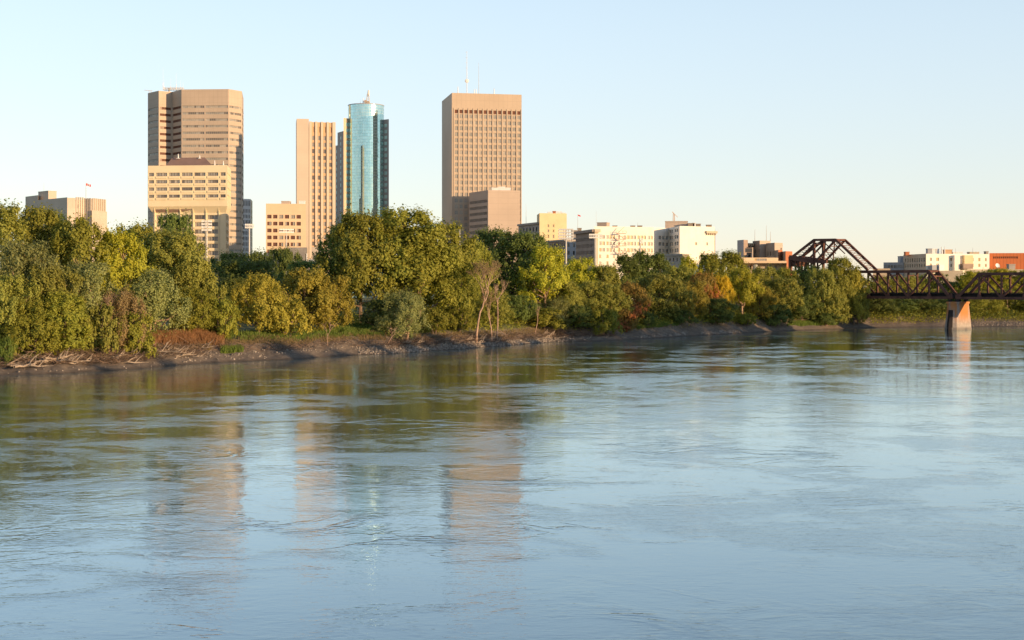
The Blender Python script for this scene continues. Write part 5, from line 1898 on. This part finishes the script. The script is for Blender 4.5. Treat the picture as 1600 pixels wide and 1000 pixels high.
TREES = [
    # kind, x, top y, width px, metres behind the waterline, leaf, label
    ('poplar', 8, 322, 85, 34, 'olive', 'tall olive poplar cut off by the left picture edge'),
    ('cottonwood', 58, 327, 100, 42, 'green', 'green cottonwood rising before the grey penthouse'),
    ('poplar', 92, 332, 70, 50, 'dark', 'dark poplar against the shaded side of the art deco block'),
    ('cottonwood', 122, 342, 105, 32, 'green', 'large green cottonwood covering the foot of the art deco block'),
    ('cottonwood', 186, 364, 95, 29, 'yellow', 'yellow-green cottonwood beside the large one under art deco corner'),
    ('ash', 214, 352, 95, 52, 'green', 'rounded green tree in the gap between art deco and cream blocks'),
    ('ash', 274, 337, 78, 62, 'dark', 'dense dark tree rising highest before the cream block'),
    ('cottonwood', 268, 360, 125, 34, 'olive', 'broad olive cottonwood before the cream block shaft'),
    ('ash', 300, 405, 80, 24, 'olive', 'olive tree on the right shoulder of the broad olive cottonwood'),
    ('willow', 38, 380, 115, 18, 'willow', 'grey-green willow with bare twigs near the left picture edge'),
    ('ash', 75, 415, 100, 15, 'olive', 'olive bushy tree below the grey-green willow at far left'),
    ('willow', 132, 412, 105, 17, 'willow', 'round grey-olive willow below the large green cottonwood'),
    ('ash', 12, 430, 90, 11, 'olive', 'low olive tree reaching down to the bank at the left edge'),
    ('ash', 100, 455, 95, 11, 'fresh', 'low fresh-green bushy tree over the brush heap at left'),
    ('ash', 55, 470, 80, 9, 'fresh', 'fresh-green bush directly over the big driftwood logs'),
    ('willow', 238, 424, 92, 18, 'willow', 'smooth dome-shaped grey willow left of the red weeds'),
    ('willow', 190, 455, 70, 12, 'brown', 'half-bare brownish willow among green bushes'),
    ('shrub', 208, 490, 62, 9, 'fresh', 'bright green bush on the brush heap, left of the red weeds'),
    ('shrub', 155, 478, 60, 9, 'olive', 'olive bush leaning over the brush heap'),
    ('shrub', 12, 528, 30, 6, 'grass', 'small vivid green bush low on the mud at left edge'),
    ('ash', 300, 450, 72, 19, 'fresh', 'fresh-green tree just behind the red weeds'),
    ('shrub', 345, 468, 55, 16, 'fresh', 'fresh-green bush between red weeds and the round golden tree'),
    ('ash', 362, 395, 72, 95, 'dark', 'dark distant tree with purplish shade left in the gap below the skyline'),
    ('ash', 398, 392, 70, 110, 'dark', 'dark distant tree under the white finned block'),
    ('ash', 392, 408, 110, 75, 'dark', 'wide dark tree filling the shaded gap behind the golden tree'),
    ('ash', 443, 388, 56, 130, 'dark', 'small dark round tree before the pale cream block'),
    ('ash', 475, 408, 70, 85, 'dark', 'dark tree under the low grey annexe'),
    ('ash', 404, 428, 76, 21, 'gold', 'round golden-olive tree standing alone by the grass'),
    ('ash', 478, 418, 90, 26, 'gold', 'broad golden-olive tree right of the round golden one'),
    ('ash', 515, 432, 66, 21, 'gold', 'golden-brown tree touching the great cottonwood at its left'),
    ('shrub', 450, 470, 60, 18, 'gold', 'golden bush filling between two golden-olive trees'),
    ('cottonwood', 540, 350, 95, 44, 'dark', 'dark green left flank tree of the great cottonwoods'),
    ('cottonwood', 563, 335, 110, 36, 'green', 'great cottonwood before the teal tower foot'),
    ('cottonwood', 628, 329, 135, 32, 'green', 'tallest great cottonwood in the middle of the left bank'),
    ('cottonwood', 696, 350, 105, 30, 'green', 'great cottonwood with drooping boughs below the tan tower'),
    ('poplar', 655, 352, 90, 24, 'fresh', 'fresh-green cottonwood front of the tallest great one'),
    ('ash', 712, 410, 70, 22, 'green', 'lower green tree under the drooping boughs beside the bare tree'),
    ('willow', 632, 456, 85, 10, 'willow', 'grey-olive willow with leaning stems at the water edge'),
    ('shrub', 678, 482, 48, 13, 'fresh', 'bright green bush right of the leaning grey willow'),
    ('shrub', 716, 484, 50, 14, 'fresh', 'bright green bush left of the tall bare tree'),
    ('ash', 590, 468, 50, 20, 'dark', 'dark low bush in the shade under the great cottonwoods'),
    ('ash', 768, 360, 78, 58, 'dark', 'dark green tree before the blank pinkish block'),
    ('ash', 742, 378, 60, 46, 'green', 'green tree peeping between great cottonwood and bare tree top'),
    ('cottonwood', 816, 362, 96, 36, 'dark', 'dark cottonwood left of the yellow one'),
    ('cottonwood', 852, 387, 84, 21, 'yellow', 'yellow cottonwood with a clear pale trunk at the water edge'),
    ('ash', 768, 455, 62, 19, 'olive', 'dim olive understory tree behind the bare trees'),
    ('ash', 808, 462, 58, 19, 'dark', 'dark understory tree between the thin bare tree and yellow cottonwood'),
    ('shrub', 848, 482, 66, 13, 'fresh', 'fresh-green bush behind the pale trunk of the yellow cottonwood'),
    ('willow', 868, 468, 55, 13, 'willow', 'grey-green bush right of the yellow cottonwood trunk'),
    ('ash', 886, 440, 52, 18, 'olive', 'small olive-brown round tree right of the yellow cottonwood'),
    ('cottonwood', 908, 405, 70, 40, 'yellow', 'yellow-green tree below the brown brick side'),
    ('ash', 946, 416, 66, 34, 'olive', 'round olive tree below the white building corner'),
    ('poplar', 978, 397, 48, 58, 'dark', 'dark pointed tree before the fire escape'),
    ('poplar', 1002, 391, 52, 60, 'dark', 'tallest dark pointed tree before the white building windows'),
    ('poplar', 1026, 397, 46, 58, 'dark', 'dark pointed tree left of the little stone block'),
    ('ash', 922, 440, 62, 22, 'olive', 'dull olive tree in the middle rank below the yellow-green one'),
    ('ash', 953, 446, 58, 18, 'olive', 'olive-green tree just left of the orange-tinged tree'),
    ('ash', 984, 442, 56, 17, 'rust', 'round tree with an orange-red patch on its side'),
    ('ash', 905, 476, 58, 13, 'dark', 'dark green bush over the brush left of the little stemmed tree'),
    ('shrub', 947, 484, 42, 7, 'fresh', 'little light green tree with thin bare stems on the mud'),
    ('shrub', 978, 485, 40, 9, 'rust', 'low rusty bush under the orange-tinged tree'),
    ('shrub', 1010, 488, 38, 12, 'dark', 'round dark bush right of the orange-tinged tree'),
    ('ash', 1030, 428, 84, 21, 'olive', 'big rounded olive tree in front of the dark pointed trees'),
    ('ash', 1062, 414, 66, 40, 'olive', 'olive-brown tree behind the golden-brown round one'),
    ('ash', 1076, 440, 56, 17, 'gold', 'golden-brown round tree left of the red-brown tree'),
    ('poplar', 1075, 400, 42, 55, 'yellow', 'yellow poplar below the blank white wall'),
    ('poplar', 1108, 397, 54, 50, 'green', 'green poplar at the right corner of the blank white wall'),
    ('ash', 1100, 426, 44, 24, 'rust', 'red-brown small tree left of the vivid yellow one'),
    ('ash', 1128, 430, 36, 18, 'bright', 'vivid golden yellow small tree, the brightest on the bank'),
    ('poplar', 1142, 394, 56, 44, 'green', 'tall green poplar at the gap before the old warehouses'),
    ('cottonwood', 1160, 420, 56, 18, 'yellow', 'yellow-green tree with hanging boughs right of the vivid yellow one'),
    ('ash', 1122, 467, 56, 11, 'dark', 'rounded dark green bushy tree near the sunlit gravel'),
    ('shrub', 1062, 485, 46, 12, 'dark', 'dark low bush under the golden-brown round tree'),
    ('ash', 1192, 416, 56, 30, 'olive', 'olive tree before the cream stadium'),
    ('ash', 1186, 446, 52, 16, 'gold', 'golden-olive tree in front rank below the stadium'),
    ('ash', 1222, 419, 48, 36, 'green', 'green tree before the right end of the stadium'),
    ('ash', 1226, 436, 56, 16, 'olive', 'olive round tree below the bascule end post'),
    ('shrub', 1212, 476, 50, 8, 'dark', 'dark green bush at the water below the olive round tree'),
    ('ash', 1252, 460, 52, 10, 'dark', 'dark blue-green bushy tree below the bascule'),
    ('ash', 1256, 416, 54, 30, 'dark', 'dark green tree hiding the foot of the bascule post'),
    ('ash', 1283, 420, 50, 9, 'olive', 'olive-brown tree below the bascule peak'),
    ('cottonwood', 1312, 404, 58, 9, 'green', 'green tree with an upright tip hiding the bascule legs'),
    ('ash', 1334, 422, 46, 6, 'gold', 'golden-olive tree against the left end of the truss'),
    ('ash', 1300, 442, 60, 6, 'olive', 'olive-brown bushy tree left of the truss at the water'),
    ('ash', 1340, 450, 36, 5, 'olive', 'small olive tree leaning over the bank at the truss end'),
    ('shrub', 1165, 490, 40, 8, 'fresh', 'low green bush right of the rounded dark bushy tree'),
    ('shrub', 1290, 488, 46, 5, 'dark', 'low dark bush on the bank below the olive-brown bushy tree'),
    # beyond the bridge
    ('ash', 1378, 432, 66, 40, 'green', 'green tree seen through the first truss panels'),
    ('ash', 1412, 430, 62, 46, 'olive', 'olive tree seen through the third truss panel'),
    ('ash', 1450, 428, 66, 50, 'green', 'green tree seen through the sloping end of the first span'),
    ('ash', 1488, 440, 56, 48, 'dark', 'dark tree seen between the two spans'),
    ('cottonwood', 1522, 424, 64, 40, 'yellow', 'yellow-green tree behind the first post of the outer span'),
    ('cottonwood', 1558, 421, 66, 38, 'yellow', 'yellow-green tree behind the outer span below the satellite dish'),
    ('cottonwood', 1596, 423, 66, 36, 'yellow', 'yellow-green tree at the right picture edge behind the truss'),
    ('cottonwood', 1640, 422, 70, 36, 'green', 'green tree just outside the right picture edge'),
    ('ash', 1372, 462, 56, 16, 'dark', 'dark bush under the bridge nearest the wooded bank'),
    ('ash', 1404, 466, 58, 18, 'dark', 'dark bush under the middle of the first span'),
    ('ash', 1440, 462, 60, 18, 'dark', 'dark leafy bush just left of the pier'),
    ('ash', 1476, 466, 46, 22, 'dark', 'dark bush hidden mostly by the pier'),
    ('willow', 1528, 456, 60, 16, 'green', 'hanging green willow right of the pier'),
    ('willow', 1574, 452, 66, 18, 'green', 'second hanging green willow under the outer span'),
    ('ash', 1618, 456, 60, 18, 'dark', 'dark bush under the outer span at the right picture edge'),
]
for i, (k, px, top, w, off, mat, lab) in enumerate(TREES):
    tree(k, px, top, w, off, mat, lab, var=i, trunk='bark_pale' if mat in ('willow', 'yellow', 'brown') else 'bark')

# leafless trees
def bare_tree(px, top, off, lean, label, seed, spread=1.0, leaves=False):
    r = random.Random(seed)
    d = shore(px) + off
    zg = ground_z(px, off) - .15
    H = zpx(top, d) - zg
    t = empty('bare_tree', (*pt(px, d), zg), label, 'tree', 'leafless trees at the water edge')
    tm, bm = MB(), MB()
    tips = []
    def grow(p, dr, ln, rad, depth):
        n = 3
        pts = [p]
        q = p
        for i in range(n):
            dr = (dr + Vector((r.uniform(-.13, .13), r.uniform(-.13, .13), .05))).normalized()
            q = q + dr * ln / n
            pts.append(q)
        (tm if depth == 0 else bm).tube(pts, [rad * (1 - .42 * i / n) for i in range(n + 1)], 7 if depth < 2 else 4)
        if depth >= 7 or rad < .009:
            tips.append(q)
            return
        k = 2 if depth == 0 else r.choice((2, 3, 3))
        for i in range(k):
            a = r.uniform(0, 6.28)
            sp = (.42 if depth else .3) * spread * r.uniform(.7, 1.4)
            nd = (dr + Vector((math.cos(a), math.sin(a) * .8, r.uniform(-.1, .25))) * sp * 1.3).normalized()
            grow(pts[-1] if i < 2 else pts[-2], nd, ln * r.uniform(.52, .74), rad * .6 * r.uniform(.8, 1.05), depth + 1)
    dirn = Vector((lean, 0, 1)).normalized()
    grow(Vector((0, 0, 0)), dirn, H * .42, H * .02, 0)
    tm.build('trunk', M['bark_pale'], t, smooth=True)
    bm.build('branches', M['bark_pale'], t)
    zmax = max(q.z for q in tips)
    t.scale = (H / zmax * .95,) * 2 + (H / zmax,)
    if leaves:
        rng = np.random.default_rng(seed)
        v = leaf_mesh('sparse', np.array([tuple(q) for q in tips if q.z > zmax * .4]), np.full(len([q for q in tips if q.z > zmax * .4]), .45), 7, .1, rng, None)
        o = bpy.data.objects.new('crown', quads_to_mesh('sparse_crown', v, M['brown']))
        COL.objects.link(o)
        o.parent = t
bare_tree(744, 405, 5, .04, 'tall leafless pinkish tree with a thick pale trunk at the water edge', 5, 1.4, True)
bare_tree(768, 450, 6, .02, 'short slim bare stem beside the thick pale trunk', 9, .7, True)
bare_tree(776, 432, 6, .14, 'thin bare tree leaning to the right of the thick one', 21, .8)
bare_tree(512, 500, 8, .05, 'small dead twiggy bush on the mud below the golden trees', 14, 1.6)
bare_tree(605, 510, 7, .5, 'dead shrub with bleached stems leaning over the water', 17, 1.6)
bare_tree(836, 470, 9, .03, 'pale bare trunk under the yellow cottonwood', 23, .5)
bare_tree(170, 452, 12, .1, 'bare twiggy tree showing among the green bushes over the brush heap', 31, 1.2)
bare_tree(20, 392, 24, .3, 'bare reddish limbs showing inside the grey willow at left', 33, 1.0)

# the belt of trees on the near shore (outside the picture; its shadow falls on the foot of the far bank)
def near_woods():
    rng = np.random.default_rng(77)
    vs = []
    def one(x, y, H, W):
        n = int(60 * (H / 20))
        c = []
        for k in range(n):
            f = rng.random()
            a = rng.random() * 6.28
            q = math.sqrt(rng.random()) * W / 2 * math.sin(math.pi * min(1, .2 + .75 * f)) ** .6
            c.append((x + math.cos(a) * q, y + math.sin(a) * q, 2.5 + (H - 2) * f))
        vs.append(leaf_mesh('near', np.array(c), np.full(n, 1.7), 45, .55, rng, None))
    pts = NEAR[2:9]
    for (a, b) in zip(pts, pts[1:]):
        L = math.hypot(b[0] - a[0], b[1] - a[1])
        for k in range(int(L / 8)):
            f = k / int(L / 8)
            x, y = a[0] + (b[0] - a[0]) * f, a[1] + (b[1] - a[1]) * f
            if y < 110:
                H = 13
            elif y < 260:
                H = 25
            elif x < 190:
                H = 28
            else:
                H = 14
            one(x + 14 + rng.random() * 5, y - 4 - rng.random() * 5, H * (.85 + .3 * rng.random()), 11)
            one(x + 24 + rng.random() * 6, y - 10 - rng.random() * 6, H * (.85 + .3 * rng.random()), 12)
    o = bpy.data.objects.new('near_shore_woods', quads_to_mesh('near_shore_woods', np.concatenate(vs), M['green']))
    COL.objects.link(o)
    o['kind'] = 'stuff'
near_woods()

# ------------------------------------------------------------------ undergrowth, weeds, brush, stones
def scatter(name, spans, n, mat, size, height, seed, upright=True):
    """ground cover: blades or leaves over bank strips (px0, px1, off0, off1, weight)"""
    rng = np.random.default_rng(seed)
    r = random.Random(seed)
    wts = [s[4] for s in spans]
    P, Hs = [], []
    for s in r.choices(spans, wts, k=n):
        px = r.uniform(s[0], s[1])
        off = r.uniform(s[2], s[3])
        if mnoise.noise(Vector((px * .05, off * .3, seed))) < -.25:
            continue
        d = shore(px) + off
        P.append((*pt(px, d), ground_z(px, off)))
        Hs.append(height * r.uniform(.5, 1.3))
    P = np.array(P)
    Hs = np.array(Hs)[:, None]
    N = len(P)
    a = rng.normal(size=(N, 3)) * np.array([1, 1, .1])
    a /= np.linalg.norm(a, axis=1)[:, None]
    s = size * (.6 + .8 * rng.random((N, 1)))
    up = np.array([0, 0, 1]) + rng.normal(size=(N, 3)) * np.array([.3, .3, .05])
    z0 = np.array([0, 0, -.08])
    if upright:
        v = np.stack([P - a * s + z0, P + a * s + z0, P + a * s * .25 + up * Hs, P - a * s * .25 + up * Hs], 1)
    else:
        q = P + up * Hs * rng.random((N, 1))
        b = np.cross(a, rng.normal(size=(N, 3)))
        b /= np.linalg.norm(b, axis=1)[:, None]
        v = np.stack([q - a * s, q + b * s * .6, q + a * s, q - b * s * .6], 1)
    o = bpy.data.objects.new(name, quads_to_mesh(name, v.reshape(-1, 3), M[mat]))
    COL.objects.link(o)
    o['kind'] = 'stuff'
    return o

scatter('red_weeds', [(236, 350, 10, 20, 3), (250, 335, 13, 19, 3)], 9000, 'reed', .05, 1.3, 3)
scatter('bank_grass', [(350, 600, 13, 26, 3), (520, 600, 13, 32, 4), (980, 1060, 10, 16, 2), (1230, 1310, 5, 10, 1.5), (0, 60, 8, 12, 1), (345, 380, 5.5, 8, .5)], 26000, 'grass', .07, .7, 4)
scatter('dry_grass', [(330, 620, 10.5, 16, 4), (240, 330, 8, 12, 1.5), (640, 900, 8, 13, 2), (880, 1350, 8, 13, 1.2)], 16000, 'straw', .05, .5, 5)
scatter('undergrowth', [(-40, 240, 10, 26, 3), (640, 900, 13, 34, 3), (880, 1360, 10, 34, 5), (1360, 1620, 6, 30, 4), (280, 360, 17, 30, 1), (500, 620, 26, 40, .8)], 60000, 'fresh', .22, 2.2, 6, False)
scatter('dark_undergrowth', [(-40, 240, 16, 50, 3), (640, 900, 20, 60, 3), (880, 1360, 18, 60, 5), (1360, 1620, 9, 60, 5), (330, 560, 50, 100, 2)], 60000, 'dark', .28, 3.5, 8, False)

def brush(name, spans, n, seed, mat, ln=(1.0, 3.2)):
    r = random.Random(seed)
    m = MB()
    for s in r.choices(spans, [q[4] for q in spans], k=n):
        px = r.uniform(s[0], s[1])
        off = r.uniform(s[2], s[3])
        d = shore(px) + off
        p = Vector((*pt(px, d), ground_z(px, off) + r.uniform(-.05, s[5])))
        a = r.uniform(0, 6.28)
        L = r.uniform(*ln)
        e = p + Vector((math.cos(a), math.sin(a), r.uniform(-.25, .55))) * L
        mid = p.lerp(e, .5) + Vector((r.uniform(-.2, .2), r.uniform(-.2, .2), r.uniform(-.1, .25)))
        w = r.uniform(.015, .045)
        m.tube([p, mid, e], [w, w * .8, w * .3], 3)
    o = m.build(name, M[mat])
    o['kind'] = 'stuff'
brush('dead_brush', [(-30, 320, 4.5, 10, 5, .7), (600, 900, 4, 9.5, 4, .6), (330, 600, 6.5, 10.5, 1.2, .3), (880, 960, 5, 9, .8, .4)], 5200, 41, 'brush')

def rubble(name, spans, n, seed):
    r = random.Random(seed)
    m = MB()
    for s in r.choices(spans, [q[4] for q in spans], k=n):
        px = r.uniform(s[0], s[1])
        off = r.uniform(s[2], s[3])
        d = shore(px) + off
        c = Vector((*pt(px, d), ground_z(px, off)))
        k = r.uniform(.08, .3) * s[5]
        b = [c + Vector((math.cos(q * 1.257 + r.uniform(-.3, .3)) * k * r.uniform(.7, 1.2), math.sin(q * 1.257) * k, -.1)) for q in range(5)]
        h = k * r.uniform(.4, .9)
        m.hexa(b, [Vector((c.x + (p.x - c.x) * .6, c.y + (p.y - c.y) * .6, c.z + h)) for p in b])
    o = m.build(name, M['stone'])
    o['kind'] = 'stuff'
rubble('shore_rubble', [(280, 420, 1.5, 8, 1.0, .9), (560, 900, .5, 6, 9, 1.1), (1000, 1070, 1.5, 4, 2, 1.2), (1095, 1160, 1.0, 4, 2, 1.2), (420, 560, 4, 10, .8, .8), (0, 280, .6, 3, .2, .8), (1500, 1620, 1, 6, 1.5, 1.2)], 2600, 55)

def log_mesh(seed, L):
    r = random.Random(seed)
    m = MB()
    pts = [Vector((L * (i / 6 - .5), r.uniform(-.05, .05) * L, .15 + r.uniform(0, .05) * L)) for i in range(7)]
    w = L * .02 + .03
    m.tube(pts, [w * (1.15 - .9 * i / 6) for i in range(7)], 7)
    for k in range(r.randint(2, 5)):
        i = r.randint(2, 5)
        e = pts[i] + Vector((r.uniform(.1, .3), r.uniform(-.2, .2), r.uniform(.0, .22))) * L
        q = pts[i].lerp(e, .5) + Vector((0, 0, r.uniform(-.02, .04) * L))
        m.tube([pts[i], q, e], [w * .5, w * .35, .015], 5)
    return m.mesh('driftwood_log', M['drift'])
LOGS = [log_mesh(s, L) for s, L in ((1, 3.0), (2, 4.5), (3, 6.5), (4, 9.0), (5, 2.2))]
def log(k, px, off, rz, label, tilt=.0, up=.1):
    d = shore(px) + off
    o = link('driftwood_log', LOGS[k], None, (*pt(px, d), ground_z(px, off) + up), rz)
    o.rotation_euler = (0, tilt, rz)
    tag(o, label, 'driftwood', 'driftwood on the river bank')
log(3, 28, 4.6, -.25, 'longest pale driftwood trunk lying along the mud at the left edge', .02)
log(2, 50, 3.4, -.1, 'long driftwood trunk just below the longest one', .0)
log(2, 200, 3.5, .1, 'pale forked branch lying on the waterline mud below the bushes', .02)
log(3, 238, 6.8, .05, 'long smooth log on top of the brush below the red weeds', -.03, .5)
log(2, 60, 5.4, .5, 'branchy driftwood slanting up over the left brush heap', -.15, .3)
log(1, 288, 4.5, .6, 'bleached branch among pale sticks at the end of the brush heap', -.05)
log(1, 300, 3.5, -.3, 'bleached branch nearest the water at the end of the brush heap', .0)
log(1, 855, 5.5, .4, 'bleached root piece on the brush left of the yellow tree trunk', -.1, .3)
r_ = random.Random(5)
for k in range(34):
    log(r_.choice((0, 1, 1, 2, 4)), r_.uniform(-10, 330), r_.uniform(3.5, 8.5), r_.uniform(-1.2, 1.2), 'grey driftwood stick tangled in the brush heap along the left bank', r_.uniform(-.25, .1), r_.uniform(.05, .5))
for k in range(26):
    log(r_.choice((0, 1, 1, 4)), r_.uniform(600, 900), r_.uniform(2.5, 7.5), r_.uniform(-1.2, 1.2), 'small driftwood branch on the rubble shore below the bare trees', r_.uniform(-.3, .1), r_.uniform(.02, .35))
for k in range(6):
    log(r_.choice((0, 4)), r_.uniform(900, 1000), r_.uniform(1.5, 4.5), r_.uniform(-1.2, 1.2), 'small dark driftwood snag on the mud right of the yellow cottonwood', r_.uniform(-.2, .1), .02)
